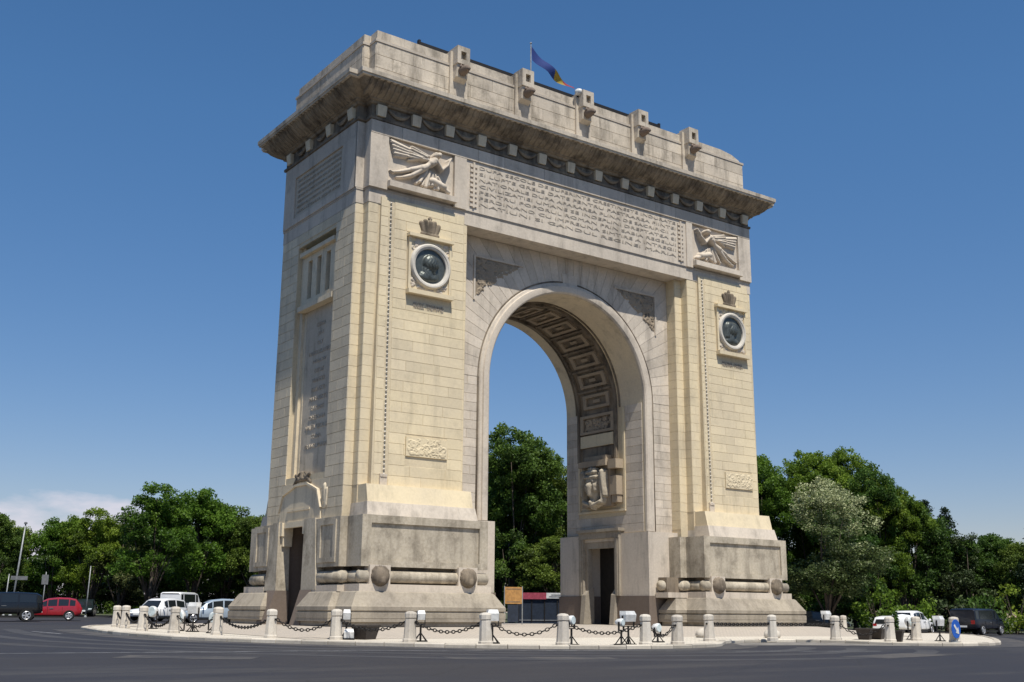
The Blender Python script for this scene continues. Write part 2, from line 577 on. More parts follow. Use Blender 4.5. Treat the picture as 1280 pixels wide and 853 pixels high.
def capsules(A, B, caps):
    """height of a union of tapered rounded limbs: (x0,y0,x1,y1,r0,r1,lift,scale)"""
    H = np.zeros_like(A)
    for (x0, y0, x1, y1, r0, r1, lift, sc) in caps:
        dx, dy = x1 - x0, y1 - y0
        L2 = dx * dx + dy * dy + 1e-9
        t = np.clip(((A - x0) * dx + (B - y0) * dy) / L2, 0, 1)
        r = r0 + (r1 - r0) * t
        d = np.hypot(A - x0 - t * dx, B - y0 - t * dy)
        k = np.clip(1 - (d / r) ** 2, 0, 1)
        h = np.where(d < r, lift + np.sqrt(k) * r * sc, 0)
        H = np.maximum(H, h)
    return H


def foliage_fn(w, h, n, seed, amp=0.05, rmin=0.03, rmax=0.07, mask=None):
    r = random.Random(seed)
    caps = []
    for i in range(n):
        cx, cy = r.uniform(0.04 * w, 0.96 * w), r.uniform(0.04 * h, 0.96 * h)
        if mask and not mask(cx, cy):
            continue
        a0 = r.uniform(0, 2 * PI); R = r.uniform(0.06, 0.16); s = r.choice((-1, 1))
        prev = None
        for k in range(5):
            a = a0 + s * k * 0.8
            rr = R * (1 - k * 0.14)
            p = (cx + rr * math.cos(a), cy + rr * math.sin(a))
            if prev:
                q = r.uniform(rmin, rmax)
                caps.append((*prev, *p, q * 0.6, q * 0.5, 0.0, amp / q))
            prev = p

    def fn(A, B):
        H = capsules(A, B, caps)
        e = np.minimum(np.minimum(A, w - A), np.minimum(B, h - B))
        H = np.where(e > 0.012, H, 0)
        if mask:
            mk = np.vectorize(mask)(A, B)
            H = np.where(mk, H, 0)
        return H
    return fn


def text(body, cx, cz, y, width, height, mat, parent, name='lettering', axis='Y', depth=0.03):
    cu = bpy.data.curves.new(name, 'FONT')
    cu.body = body
    cu.size = 1.0
    cu.extrude = 0.02
    cu.align_x = 'CENTER'
    cu.space_line = 1.0
    cu.resolution_u = 2
    tmp = bpy.data.objects.new('lettering_curve', cu)
    COL.objects.link(tmp)
    dg = bpy.context.evaluated_depsgraph_get()
    me = bpy.data.meshes.new_from_object(tmp.evaluated_get(dg))
    bpy.data.objects.remove(tmp)
    n = len(me.vertices)
    co = np.zeros(n * 3); me.vertices.foreach_get('co', co); co = co.reshape(-1, 3)
    mn, mxx = co.min(0), co.max(0)
    co[:, 0] = (co[:, 0] - (mn[0] + mxx[0]) / 2) * width / (mxx[0] - mn[0])
    co[:, 1] = (co[:, 1] - (mn[1] + mxx[1]) / 2) * height / (mxx[1] - mn[1])
    dz = np.where(co[:, 2] > 0, depth, 0.0)
    if axis == 'Y':           # reads from the front, facing -Y
        out = np.stack([cx + co[:, 0], y - dz, cz + co[:, 1]], -1)
    else:                     # facing -X: cx is the world y, y is the world x
        out = np.stack([y - dz, cx - co[:, 0], cz + co[:, 1]], -1)
    me.vertices.foreach_set('co', out.reshape(-1))
    me.materials.clear()
    me.materials.append(M[mat])
    me.update()
    me.name = name
    o = bpy.data.objects.new(name, me)
    COL.objects.link(o)
    o.parent = parent
    o['kind'] = 'stuff'
    return o


# ================================================================== terrain
def gz(x, y):
    """road level: a very gentle fall to the front and to the right"""
    return -0.42 - 0.002 * x + 0.006 * min(max(y, -60), 90) - 0.006 * min(max(x - 8, 0), 70)


def sheet(poly, dz, name, mat, cuts=(8, 78)):
    bm = bmesh.new()
    vs = [bm.verts.new((p[0], p[1], 0)) for p in poly]
    bm.faces.new(vs)
    bmesh.ops.triangulate(bm, faces=bm.faces[:])
    for xc in cuts:
        bmesh.ops.bisect_plane(bm, geom=bm.verts[:] + bm.edges[:] + bm.faces[:], plane_co=(xc, 0, 0), plane_no=(1, 0, 0))
    for yc in (-60, 90):
        bmesh.ops.bisect_plane(bm, geom=bm.verts[:] + bm.edges[:] + bm.faces[:], plane_co=(0, yc, 0), plane_no=(0, 1, 0))
    for v in bm.verts:
        v.co.z = gz(v.co.x, v.co.y) + dz
    bmesh.ops.recalc_face_normals(bm, faces=bm.faces)
    if bm.faces and sum(f.normal.z for f in bm.faces) < 0:
        for f in bm.faces:
            f.normal_flip()
    me = bpy.data.meshes.new(name)
    bm.to_mesh(me); bm.free()
    me.materials.append(M[mat])
    o = bpy.data.objects.new(name, me)
    COL.objects.link(o)
    o['kind'] = 'structure'
    return o


sheet([(-1500, -1500), (1500, -1500), (1500, 1500), (-1500, 1500)], -0.06, 'ground', 'ground')
road_poly = [(-260, -150), (140, -150), (140, -70), (85, -20), (60, -4), (42, 4), (34, 12), (26, 20), (14, 27), (6, 34), (-2, 37), (-4.5, 42), (-2.5, 58), (-7, 64),
             (-12, 52), (-18, 46), (-26, 50), (-60, 70), (-260, 130)]
sheet(road_poly, 0.0, 'road', 'asphalt')

KERB = [(-19.55, 9.05), (-20.4, 2.78), (-20.78, -1.81), (-20.22, -8.03), (-18.4, -11.2), (-16.81, -13.76), (-14.89, -15.96), (-13.41, -17.34),
        (-10.47, -18.47), (-7.17, -18.71), (-4.6, -17.75), (-2.95, -16.3), (-1.3, -14.9), (0.37, -14.47), (2.0, -14.4), (3.34, -14.75), (4.2, -16.2), (4.45, -18.1), (4.95, -19.4),
        (7.08, -20.1), (9.6, -19.7), (12.19, -18.3), (15.6, -16.2), (19.73, -13.53), (26.79, -8.59), (31.35, -4.25), (32.5, 1.0), (31, 7), (24, 12.5), (8, 15.5), (-8, 15.2), (-16, 14)]


def smooth_poly(poly, it=1):
    for _ in range(it):
        out = []
        n = len(poly)
        for i in range(n):
            a, b = poly[i], poly[(i + 1) % n]
            out.append((a[0] * .75 + b[0] * .25, a[1] * .75 + b[1] * .25))
            out.append((a[0] * .25 + b[0] * .75, a[1] * .25 + b[1] * .75))
        poly = out
    return poly


kerb_line = smooth_poly(KERB)


def inset(poly, d):
    out = []
    n = len(poly)
    for i in range(n):
        a = Vector(poly[i - 1]); p = Vector(poly[i]); b = Vector(poly[(i + 1) % n])
        t = (b - a).normalized()
        nn = Vector((-t.y, t.x))          # left of a counter-clockwise line points inwards
        out.append((p.x + nn.x * d, p.y + nn.y * d))
    return out


island = sheet(inset(kerb_line, 0.22), 0.10, 'island_paving', 'paving')
# kerb stones one by one round the island
per = []
pts = [Vector(p) for p in kerb_line] + [Vector(kerb_line[0])]
acc = 0.0
STEP = 1.0
for i in range(len(pts) - 1):
    a, b = pts[i], pts[i + 1]
    L = (b - a).length
    while acc < L:
        per.append(a.lerp(b, acc / L)); acc += STEP
    acc -= L
for i in range(len(per)):
    a, b = per[i], per[(i + 1) % len(per)]
    if (b - a).length > 2:
        continue
    t = (b - a).normalized(); nn = Vector((-t.y, t.x))
    a2 = a + t * 0.012; b2 = b - t * 0.012
    z0 = gz(a.x, a.y)
    hh = 0.125 + rng.uniform(-.008, .008)
    mb = MB()
    q = [a2, b2, b2 + nn * 0.27, a2 + nn * 0.27]
    top = [a2 + nn * 0.03, b2 + nn * 0.03, b2 + nn * 0.27, a2 + nn * 0.27]
    zz = [gz(p.x, p.y) for p in q]
    v = [(p.x, p.y, z - 0.05) for p, z in zip(q, zz)] + [(q[0].x, q[0].y, zz[0] + hh - .03), (q[1].x, q[1].y, zz[1] + hh - .03)] + [(p.x, p.y, z + hh) for p, z in zip(top, zz)]
    mb.add(v, [(0, 1, 5, 4), (4, 5, 7, 6), (6, 7, 8, 9), (0, 4, 6, 9, 3), (1, 2, 8, 7, 5), (3, 9, 8, 2)], rng.random())
    mb.build('kerb_stone', 'kerb', island)

# worn gutter in front of the set-back kerb
gut = sheet([(-2.6, -16.9), (0.3, -17.6), (4.3, -19.3), (4.75, -18.9), (4.3, -16.4), (3.4, -14.95), (2.0, -14.7), (0.3, -14.75), (-1.2, -15.1)], 0.006, 'gutter_apron', 'gutter')

def dusty_mat():
    m, nt, b = new_mat('dusty_asphalt')
    g = N(nt, 'ShaderNodeNewGeometry')
    P = g.outputs['Position']
    n1 = noise(nt, P, 0.7, 7, 0.7)
    c = mixc(nt, ramp(nt, n1, 0.38, 0.62), (0.034, 0.033, 0.037), (0.078, 0.070, 0.063))
    n2 = noise(nt, P, 14, 5, 0.8)
    c = mixc(nt, ramp(nt, n2, 0.4, 0.7, 0, 0.5), c, (0.5, 0.5, 0.5), 'MULTIPLY')
    nt.links.new(c, b.inputs['Base Color'])
    b.inputs['Roughness'].default_value = 0.9
    return m


M['dusty'] = dusty_mat()
outer_k = inset(kerb_line, -1.25)
mb = MB()
nk = len(kerb_line)
for i in range(nk):
    j = (i + 1) % nk
    q = [kerb_line[i], outer_k[i], outer_k[j], kerb_line[j]]
    if kerb_line[i][1] < 9:
        mb.add([(p[0], p[1], gz(p[0], p[1]) + 0.003) for p in q], [(0, 1, 2, 3)])
mb.build('dusty_verge', 'dusty', None, kind='structure')
mats_ = M['dusty'].copy(); mats_.name = 'tyre_polished_asphalt'
for nd in mats_.node_tree.nodes:
    if nd.type == 'MIX' and tuple(round(v, 3) for v in nd.inputs[7].default_value[:3]) == (.078, .07, .063):
        nd.inputs[7].default_value = (.05, .048, .05, 1)
M['polished'] = mats_
for d0, d1 in ((2.6, 3.3), (4.3, 5.0), (6.6, 7.3)):
    p0_, p1_ = inset(kerb_line, -d0), inset(kerb_line, -d1)
    mb = MB()
    for i in range(nk):
        j = (i + 1) % nk
        if kerb_line[i][1] < 9 and not (-4 < kerb_line[i][0] < 5):
            q = [p0_[i], p1_[i], p1_[j], p0_[j]]
            mb.add([(p[0], p[1], gz(p[0], p[1]) + 0.0025) for p in q], [(0, 1, 2, 3)])
    mb.build('wheel_track', 'polished', None, kind='structure')
# repaired patches and iron covers in the carriageway
for (cx_, cy_, w_, h_, rz_) in ((-24.5, -19.5, 3.2, 1.4, -.6), (-16.5, -22.5, 4.5, 1.2, -.35), (-27.5, -8.5, 4.0, 1.3, -1.2), (-4.5, -25.0, 5.0, 1.5, .2)):
    cs, sn = math.cos(rz_), math.sin(rz_)
    q = [(cx_ + a * w_ / 2 * cs - b * h_ / 2 * sn, cy_ + a * w_ / 2 * sn + b * h_ / 2 * cs) for a, b in ((-1, -1), (1, -1), (1, 1), (-1, 1))]
    mb = MB(); mb.add([(p[0], p[1], gz(p[0], p[1]) + 0.004) for p in q], [(0, 1, 2, 3)])
    mb.build('road_patch', 'dusty', None, kind='structure')

# faded white line on the carriageway round the island
LINE = [(-60, -17.4), (-40, -16.6), (-28.09, -16.3), (-26.6, -16.4), (-23.41, -16.75), (-18.69, -17.1), (-14.47, -18.1), (-11.6, -19.3), (-8.0, -20.6), (-2, -22.5)]
mb = MB()
Lp = [Vector(p) for p in LINE]
for i in range(len(Lp) - 1):
    a, b = Lp[i], Lp[i + 1]
    t = (b - a).normalized(); nn = Vector((-t.y, t.x)) * 0.055
    q = [a - nn, b - nn, b + nn, a + nn]
    mb.add([(p.x, p.y, gz(p.x, p.y) + 0.005) for p in q], [(0, 1, 2, 3)])
mb.build('lane_line', 'line', None, kind='structure')
for (x0, y0, x1, y1) in ((-22.6, 4.2, -22.4, 0.4),):
    mb = MB()
    a, b = Vector((x0, y0)), Vector((x1, y1))
    nn = Vector((-(b - a).y, (b - a).x)).normalized() * 0.07
    q = [a - nn, b - nn, b + nn, a + nn]
    mb.add([(p.x, p.y, gz(p.x, p.y) + 0.005) for p in q], [(0, 1, 2, 3)])
    mb.build('lane_dash', 'line', None, kind='structure')

# paved apron that rises to the foot of the arch
inner = [(-13.95, -7.0), (13.9, -7.0), (13.9, 6.2), (-13.95, 6.2)]
outer = [(-17.2, -10.6), (17.2, -10.6), (17.2, 9.8), (-17.2, 9.8)]
mb = MB()
for i in range(4):
    j = (i + 1) % 4
    vv = [(*outer[i], gz(*outer[i]) + 0.112), (*outer[j], gz(*outer[j]) + 0.112), (*inner[j], -0.02), (*inner[i], -0.02)]
    mb.add(vv, [(0, 1, 2, 3)])
mb.add([(p[0], p[1], -0.02) for p in inner], [(0, 1, 2, 3)])
mb.build('arch_apron', 'pink_paving', None, kind='structure')

# ================================================================== THE ARCH
arch = tag(empty('triumphal_arch', (0, 0, 0)), 'tall pale limestone triumphal arch with one big round opening on the traffic island', 'arch')


def part(name, mb, mat, parent=arch, smooth=False, kind=None, label=None):
    if kind is None and len(mb.pieces) > 1:          # every piece is an object of its own
        o = None
        for q in mb.split():
            p = q.build(name, mat, parent, smooth=smooth)
            o = o or p
    else:
        o = mb.build(name, mat, parent, smooth=smooth, kind=kind)
    if label:
        o['label'] = label
    return o


def cross(d=0.0, a=(-12.77, 12.70, -4.25, 3.40), b=(-12.37, 12.34, -4.72, 3.87)):
    ax0, ax1, ay0, ay1 = a[0] - d, a[1] + d, a[2] - d, a[3] + d
    bx0, bx1, by0, by1 = b[0] - d, b[1] + d, b[2] - d, b[3] + d
    return [(ax0, ay0), (bx0, ay0), (bx0, by0), (bx1, by0), (bx1, ay0), (ax1, ay0), (ax1, ay1), (bx1, ay1), (bx1, by1), (bx0, by1), (bx0, ay1), (ax0, ay1)]


nblocks = [0]


def wall_blocks(O, U, V, Nn, w, h, course, length, parent, mat, seed, holes=(), individual=True, d=0.017, name='stone_block', joined=None, spread=0.35):
    """lay a wall in courses of dressed stones, leaving out the rectangles in holes"""
    r = random.Random(seed)
    nc = max(1, round(h / course)); ch = h / nc
    cells = []
    for k in range(nc):
        v0, v1 = k * ch, (k + 1) * ch
        nl = max(1, round(w / length))
        cuts = [0.0]
        off = 0.5 if k % 2 else 0.0
        xs = [(i + off + r.uniform(-.18, .18)) * w / nl for i in range(0 if off else 1, nl)]
        cuts += [x for x in xs if 0.25 < x < w - 0.25] + [w]
        for u0, u1 in zip(cuts[:-1], cuts[1:]):
            spans = [(u0, u1)]
            for (hu0, hu1, hv0, hv1) in holes:
                if v1 > hv0 + .02 and v0 < hv1 - .02:
                    ns = []
                    for s0, s1 in spans:
                        if hu1 <= s0 or hu0 >= s1:
                            ns.append((s0, s1)); continue
                        if hu0 - s0 > 0.08:
                            ns.append((s0, hu0))
                        if s1 - hu1 > 0.08:
                            ns.append((hu1, s1))
                    spans = ns
            for s0, s1 in spans:
                cells.append((s0, s1, v0, v1))
    for s0, s1, v0, v1 in cells:
        tn = min(1, max(0, r.gauss(0.5, spread)))
        if joined is not None and not individual:
            joined.block(O, U, V, Nn, s0, s1, v0, v1, d=d, tone=tn)
        else:
            mb = MB(); mb.block(O, U, V, Nn, s0, s1, v0, v1, d=d, tone=tn)
            mb.build(name, mat, parent, recalc=False)
            nblocks[0] += 1


X, Y, Z = (1, 0, 0), (0, 1, 0), (0, 0, 1)
NY = (0, -1, 0)
NX = (-1, 0, 0)
Z_LED, Z_TOP = 5.75, 18.4
NOTCH = (-2.45, 1.55)

# ---------------- piers
piers = []
for side in (-1, 1):
    mb = MB()
    if side < 0:
        pl_low = [(-12.77, -4.25), (-12.37, -4.25), (-12.37, -4.72), (-7.1, -4.72), (-7.1, -4.25), (-6.85, -4.25), (-6.85, -3.6), (-5.0, -3.6), (-5.0, 2.9), (-6.85, 2.9), (-6.85, 3.4), (-7.1, 3.4), (-7.1, 3.87), (-12.37, 3.87), (-12.37, 3.4), (-12.77, 3.4)]
        notch = [(-12.77, NOTCH[1]), (-12.32, NOTCH[1]), (-12.32, NOTCH[0]), (-12.77, NOTCH[0])]
        mb.prism(pl_low, 4.45, 6.5)
        mb.prism(pl_low + notch, 6.5, 17.75)
        mb.prism(pl_low, 17.75, Z_TOP)
    else:
        p = [(5.0, -3.6), (6.85, -3.6), (6.85, -4.25), (7.34, -4.25), (7.34, -4.72), (12.34, -4.72), (12.34, -4.25), (12.7, -4.25), (12.7, 3.4), (12.34, 3.4), (12.34, 3.87), (7.34, 3.87), (7.34, 3.4), (6.85, 3.4), (6.85, 2.9), (5.0, 2.9)]
        mb.prism(p, 4.45, Z_TOP)
    piers.append(part('pier', mb, 'warm_core', label='left pier with warm ashlar front' if side < 0 else 'right pier with warm ashlar front'))

# front panels of the piers (slightly leaning back), edged with a bead moulding
FY0, FY1 = -5.06, -4.86            # y at the ledge and under the attic
FH = 18.75 - Z_LED
Vt = Vector((0, FY1 - FY0, FH)).normalized()
Nt = Vector((0, -Vt.z, Vt.y))
SIDES = [dict(c0=-11.9, c1=-7.38, bead=-11.3, mcx=-9.24, pl=(-10.27, -8.15)), dict(c0=8.0, c1=11.98, bead=8.36, mcx=10.47, pl=(9.46, 11.56))]
for i, S in enumerate(SIDES):
    mb = MB()
    yb0, yb1 = FY0 + 0.035, FY1 + 0.035
    mb.loftz([([(S['c0'], yb0), (S['c1'], yb0), (S['c1'], -4.6), (S['c0'], -4.6)], Z_LED),
              ([(S['c0'] + .12, yb1), (S['c1'] + .05, yb1), (S['c1'] + .05, -4.6), (S['c0'] + .12, -4.6)], 18.75)])
    part('front_panel', mb, 'warm_core', piers[i])
    O = (0, FY0 + 0.035, Z_LED)
    f0 = S['bead'] + 0.2
    fw = S['c1'] - f0
    my = 15.85 - Z_LED
    holes = [(S['mcx'] - 1.2 - f0, S['mcx'] + 1.2 - f0, my - 1.45, my + 1.42), (S['pl'][0] - f0, S['pl'][1] - f0, 7.1 - Z_LED, 7.98 - Z_LED)]
    wall_blocks((f0, O[1], O[2]), X, Vt, Nt, fw, FH, 0.46, 1.55, piers[i], 'warm', 21 + i, holes)
    # narrow border left of the bead, one stone to a course
    bw = S['bead'] - 0.12 - S['c0'] - 0.1
    jm = MB()
    wall_blocks((S['c0'] + 0.1, O[1], O[2]), X, Vt, Nt, bw, FH, 0.46, 3.0, piers[i], 'warm', 31 + i, individual=False, joined=jm, spread=.25)
    # masonry of the stepped corner strips
    if i == 0:
        strips = [((-12.77, -4.25, Z_LED), X, NY, 0.40), ((-12.37, -4.72, Z_LED), X, NY, 0.47), ((-12.37, -4.25, Z_LED), (0, -1, 0), NX, 0.47), ((-7.36, -4.72, Z_LED), X, NY, 0.24), ((-7.1, -4.25, Z_LED), X, NY, 0.25)]
    else:
        strips = [((6.85, -4.25, Z_LED), X, NY, 0.49), ((7.34, -4.72, Z_LED), X, NY, 0.62), ((7.34, -4.25, Z_LED), (0, -1, 0), NX, 0.47), ((6.85, -3.6, Z_LED - .9), (0, -1, 0), NX, 0.65), ((12.0, -4.72, Z_LED), X, NY, 0.3)]
    for s, (o_, u_, n_, w_) in enumerate(strips):
        wall_blocks(o_, u_, Z, n_, w_, Z_TOP - o_[2], 0.46, 3.0, piers[i], 'warm', 41 + s, individual=False, joined=jm, d=0.012, spread=.25)
    part('strip_masonry', jm, 'warm', piers[i], kind='stuff')
    # bead moulding
    bm_ = MB()
    nb = 62
    for k in range(nb):
        t = (k + 0.5) / nb
        h = 0.4 + t * (FH - 0.55)
        p = Vector((S['bead'], O[1], O[2])) + Vt * h + Nt * 0.03
        r = 0.062
        bm_.add([p + Vector((r, 0, 0)), p + Vector((0, 0, r)), p - Vector((r, 0, 0)), p - Vector((0, 0, r)), p + Nt * r * 1.2], [(0, 1, 4), (1, 2, 4), (2, 3, 4), (3, 0, 4)])
    part('bead_moulding', bm_, 'white', piers[i], kind='stuff')
    # small carved foot of the bead
    fb = MB()
    fb.box(S['bead'] - .22, S['bead'] + .12, FY0 - .06, FY0 + .05, Z_LED, Z_LED + 0.5)
    for q in range(3):
        fb.lathe([(0.06, -0.02), (0.045, 0.05)], (S['bead'] - .15 + .1 * q, FY0 - .07, Z_LED + .42), 8, 'Y')
    part('bead_foot', fb, 'carved', piers[i])

    # ---- medallion
    md = MB()
    c = S['mcx']; yy = FY1 + 0.02
    md.box(c - 1.14, c - 1.02, yy - .16, yy + .05, 14.62, 17.12)
    md.box(c + 1.02, c + 1.14, yy - .16, yy + .05, 14.62, 17.12)
    md.box(c - 1.2, c + 1.2, yy - .30, yy + .05, 17.12, 17.27)
    md.box(c - 1.02, c + 1.02, yy - .10, yy + .05, 14.62, 17.12)
    md.box(c - 1.2, c + 1.2, yy - .34, yy + .05, 14.42, 14.62)
    frame = part('medallion_frame', md, 'warm', arch, label='carved square frame round the left bronze medallion' if i == 0 else 'carved square frame round the right bronze medallion')
    cz = 15.86
    heightfield(2.04, 2.5, 64, 76, foliage_fn(2.04, 2.5, 210, 5 + i, 0.07, mask=lambda a, b: math.hypot(a - 1.02, b - 1.24) > 1.0), (c - 1.02, yy - .105, 14.62), X, Z, NY, 'carved_foliage', 'carved', frame, cut=0.004)
    rg = MB()
    prof = [(0.82, 0.0), (0.82, -0.10), (0.85, -0.13), (0.90, -0.14), (0.92, -0.17), (1.0, -0.175), (1.055, -0.12), (1.07, 0.0)]
    nseg = 56
    vv = []
    for r, hgt in prof:
        for k in range(nseg):
            a = 2 * PI * k / nseg
            vv.append((c + r * math.cos(a), yy - .10 + hgt, cz + r * math.sin(a)))
    ff = []
    for q in range(len(prof) - 1):
        for k in range(nseg):
            k2 = (k + 1) % nseg
            ff.append((q * nseg + k, q * nseg + k2, (q + 1) * nseg + k2, (q + 1) * nseg + k))
    rg.add(vv, ff)
    rg_ = part('ring', rg, 'white', frame, smooth=True)
    rg_.modifiers.new('edge', 'EDGE_SPLIT').split_angle = RAD(40)
    # bronze portrait in profile
    s = 1.0
    if i == 0:     # bearded man's head in profile
        caps = [(.02, .16, .02, .16, .40, .40, .05, .75), (.20, .10, .30, .02, .16, .10, .05, .8), (.12, -.16, .16, -.26, .22, .14, .05, .8), (-.12, -.1, -.12, -.42, .24, .26, .04, .6), (-.30, -.52, .26, -.50, .22, .16, .03, .7), (.34, .08, .40, .02, .06, .05, .12, .9)]
    else:          # woman's head in profile with a headdress
        caps = [(.04, .08, .04, .08, .36, .36, .05, .75), (-.22, .30, .24, .36, .22, .14, .07, .8), (-.30, .2, -.34, -.3, .18, .14, .06, .8), (.28, .02, .34, -.06, .09, .07, .07, .9), (-.04, -.2, -.06, -.5, .2, .24, .04, .7), (-.3, -.58, .3, -.56, .18, .16, .03, .7)]
    rr = np.linspace(0.001, 0.815, 26); aa = np.linspace(0, 2 * PI, 64, endpoint=False)
    RR, AA = np.meshgrid(rr, aa, indexing='ij')
    UU, VVv = RR * np.cos(AA), RR * np.sin(AA)
    HH = capsules(UU, VVv, caps) + 0.012 * np.sin(UU * 40 + np.sin(VVv * 18) * 2) * (capsules(UU, VVv, caps) > 0.1)
    HH = HH * np.clip((0.80 - RR) / 0.05, 0, 1)
    pb = MB()
    nr, na = RR.shape
    pv = np.stack([c + UU, yy - 0.115 - HH * 0.75, cz + VVv], -1).reshape(-1, 3)
    pf = [(q * na + k, q * na + (k + 1) % na, (q + 1) * na + (k + 1) % na, (q + 1) * na + k) for q in range(nr - 1) for k in range(na)]
    pb.add(pv.tolist(), pf)
    part('bronze_portrait', pb, 'bronze', frame, smooth=True)
    # crown over the medallion
    ccaps = [(.2, .12, 1.0, .12, .11, .11, .03, .9), (.14, .62, .28, .2, .12, .1, .02, .9), (1.06, .62, .92, .2, .12, .1, .02, .9), (.36, .74, .44, .25, .12, .1, .03, .9), (.84, .74, .76, .25, .12, .1, .03, .9), (.6, .72, .6, .25, .13, .11, .04, .9), (.6, .86, .6, .98, .06, .05, .03, .9), (.52, .92, .68, .92, .04, .04, .03, .9)]
    heightfield(1.2, 1.05, 44, 40, lambda A, B, cc=ccaps: capsules(A, B, cc), (c - .6, yy + .005, 17.28), X, Z, NY, 'carved_crown', 'sooty', frame, cut=0.002)
    text('REGELE  FERDINAND' if i == 0 else 'REGINA  MARIA', c, 13.95, FY1 - 0.055, 1.6, 0.26, 'letter', frame, depth=0.035)
    # small carved plaque
    p0, p1 = S['pl']
    pq = MB()
    ypl = FY0 + 0.02
    pq.box(p0, p1, ypl - .03, ypl + .1, 7.12, 7.96)
    plq = part('relief_plaque', pq, 'warm')
    heightfield(p1 - p0 - .08, .76, 72, 28, foliage_fn(p1 - p0 - .08, .76, 75, 15 + i, 0.045), (p0 + .04, ypl - .031, 7.16), X, Z, NY, 'carved_foliage', 'warm', plq, cut=0.003)

# pier base: ledge, white band and battered die
for side, pier in zip((-1, 1), piers):
    s = side
    def sx(a, b):
        return (a, b) if s > 0 else (-b, -a)
    mb = MB()
    l0, l1 = sx(7.1 if s < 0 else 7.42, 12.33)
    yl = -5.55
    mb.loftz([([(l0, -5.6), (l1, -5.6), (l1, 4.7), (l0, 4.7)], 5.0), ([(l0, -5.42), (l1, -5.42), (l1, 4.5), (l0, 4.5)], 5.75)])
    part('ledge', mb, 'warm', pier)
    mb = MB()
    mb.loftz([([(l0 - .12, -5.85), (l1 + .12, -5.85), (l1 + .12, 5.0), (l0 - .12, 5.0)], 4.4), ([(l0 - .06, -5.68), (l1 + .06, -5.68), (l1 + .06, 4.85), (l0 - .06, 4.85)], 5.0)])
    part('white_band', mb, 'pale', pier)
    # die: two interlocking blocks with a sunk front panel
    b0, b1 = sx(6.62, 12.78)
    mb = MB()
    if s > 0:
        mb.box(b0, b1, -6.0, 5.2, 2.37, 4.41)
    else:
        mb.box(b0, b1, -6.0, -1.5, 2.37, 4.41); mb.box(b0, b1, 1.27, 5.2, 2.37, 4.41); mb.box(-11.2, b1, -1.5, 1.27, 2.37, 4.41)
    if s < 0:
        mb.box(-13.12, -6.2, -4.8, -2.0, 2.37, 4.41)
        mb.box(-13.12, -6.2, 1.9, 4.0, 2.37, 4.41)
    else:
        mb.box(6.2, 13.12, -4.8, 4.0, 2.37, 4.41)
    die = part('die', mb, 'base', pier)
    mb = MB()
    for (x0, x1, z0, z1) in ((b0, b1, 4.1, 4.425), (b0, b1, 2.355, 2.6), (b0, b0 + .42, 2.6, 4.1), (b1 - .42, b1, 2.6, 4.1)):
        mb.box(x0 - .004, x1 + .004, -6.09, -5.9, z0, z1)
    part('die_frame', mb, 'base', die)
    # torus roll with lion bosses
    mb = MB()
    mb.tube([(b0 - .02, -5.92, 1.96), (b1 + .02, -5.92, 1.96)], 0.25, 12)
    if s < 0:
        mb.tube([(-12.95, -4.85, 1.96), (-12.95, -2.5, 1.96)], 0.25, 12)
        mb.tube([(-12.55, -5.9, 1.96), (-12.55, -4.5, 1.96)], 0.25, 12)
        mb.tube([(-13.0, -4.72, 1.96), (-12.4, -4.72, 1.96)], 0.25, 12)
        mb.tube([(-12.95, 2.6, 1.96), (-12.95, 4.1, 1.96)], 0.25, 12)
        mb.tube([(-12.55, 4.0, 1.96), (-12.55, 5.1, 1.96)], 0.25, 12)
    else:
        mb.tube([(6.87, -5.9, 1.96), (6.87, -4.5, 1.96)], 0.25, 12)
        mb.tube([(5.2, -4.3, 1.96), (6.5, -4.3, 1.96)], 0.25, 12)
        mb.tube([(6.45, -4.8, 1.96), (6.45, -3.9, 1.96)], 0.25, 12)
        mb.tube([(6.4, -4.75, 1.96), (7.0, -4.75, 1.96)], 0.25, 12)
    part('roll_moulding', mb, 'base', pier, smooth=True)
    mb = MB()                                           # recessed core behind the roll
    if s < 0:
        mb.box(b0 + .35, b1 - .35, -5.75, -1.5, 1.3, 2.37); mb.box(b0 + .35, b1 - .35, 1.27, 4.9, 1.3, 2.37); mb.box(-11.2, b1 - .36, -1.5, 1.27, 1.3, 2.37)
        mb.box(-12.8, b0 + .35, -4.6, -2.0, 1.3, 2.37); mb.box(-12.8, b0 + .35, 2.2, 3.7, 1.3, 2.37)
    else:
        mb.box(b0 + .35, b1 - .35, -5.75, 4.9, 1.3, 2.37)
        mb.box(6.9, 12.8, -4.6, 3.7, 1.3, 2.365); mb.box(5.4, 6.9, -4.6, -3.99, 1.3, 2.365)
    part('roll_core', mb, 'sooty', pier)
    for bx in ((-11.95, -7.69) if s < 0 else (7.44, 11.74)):
        mb = MB()
        mb.box(bx - .48, bx + .48, -6.2, -5.7, 1.5, 2.42)
        bs = part('boss_block', mb, 'carved', pier)
        lc = [(.48, .47, .48, .47, .40, .40, .02, .72), (.48, .36, .48, .28, .15, .14, .22, .8), (.36, .58, .36, .58, .09, .09, .16, .8), (.60, .58, .60, .58, .09, .09, .16, .8), (.2, .66, .3, .76, .1, .1, .05, .8), (.76, .66, .66, .76, .1, .1, .05, .8)]
        heightfield(.96, .92, 34, 34, lambda A, B, cc=lc: capsules(A, B, cc), (bx - .48, -6.203, 1.5), X, Z, NY, 'lion_boss', 'sooty', bs, cut=0.002)
    # shelf and sloped plinth
    mb = MB()
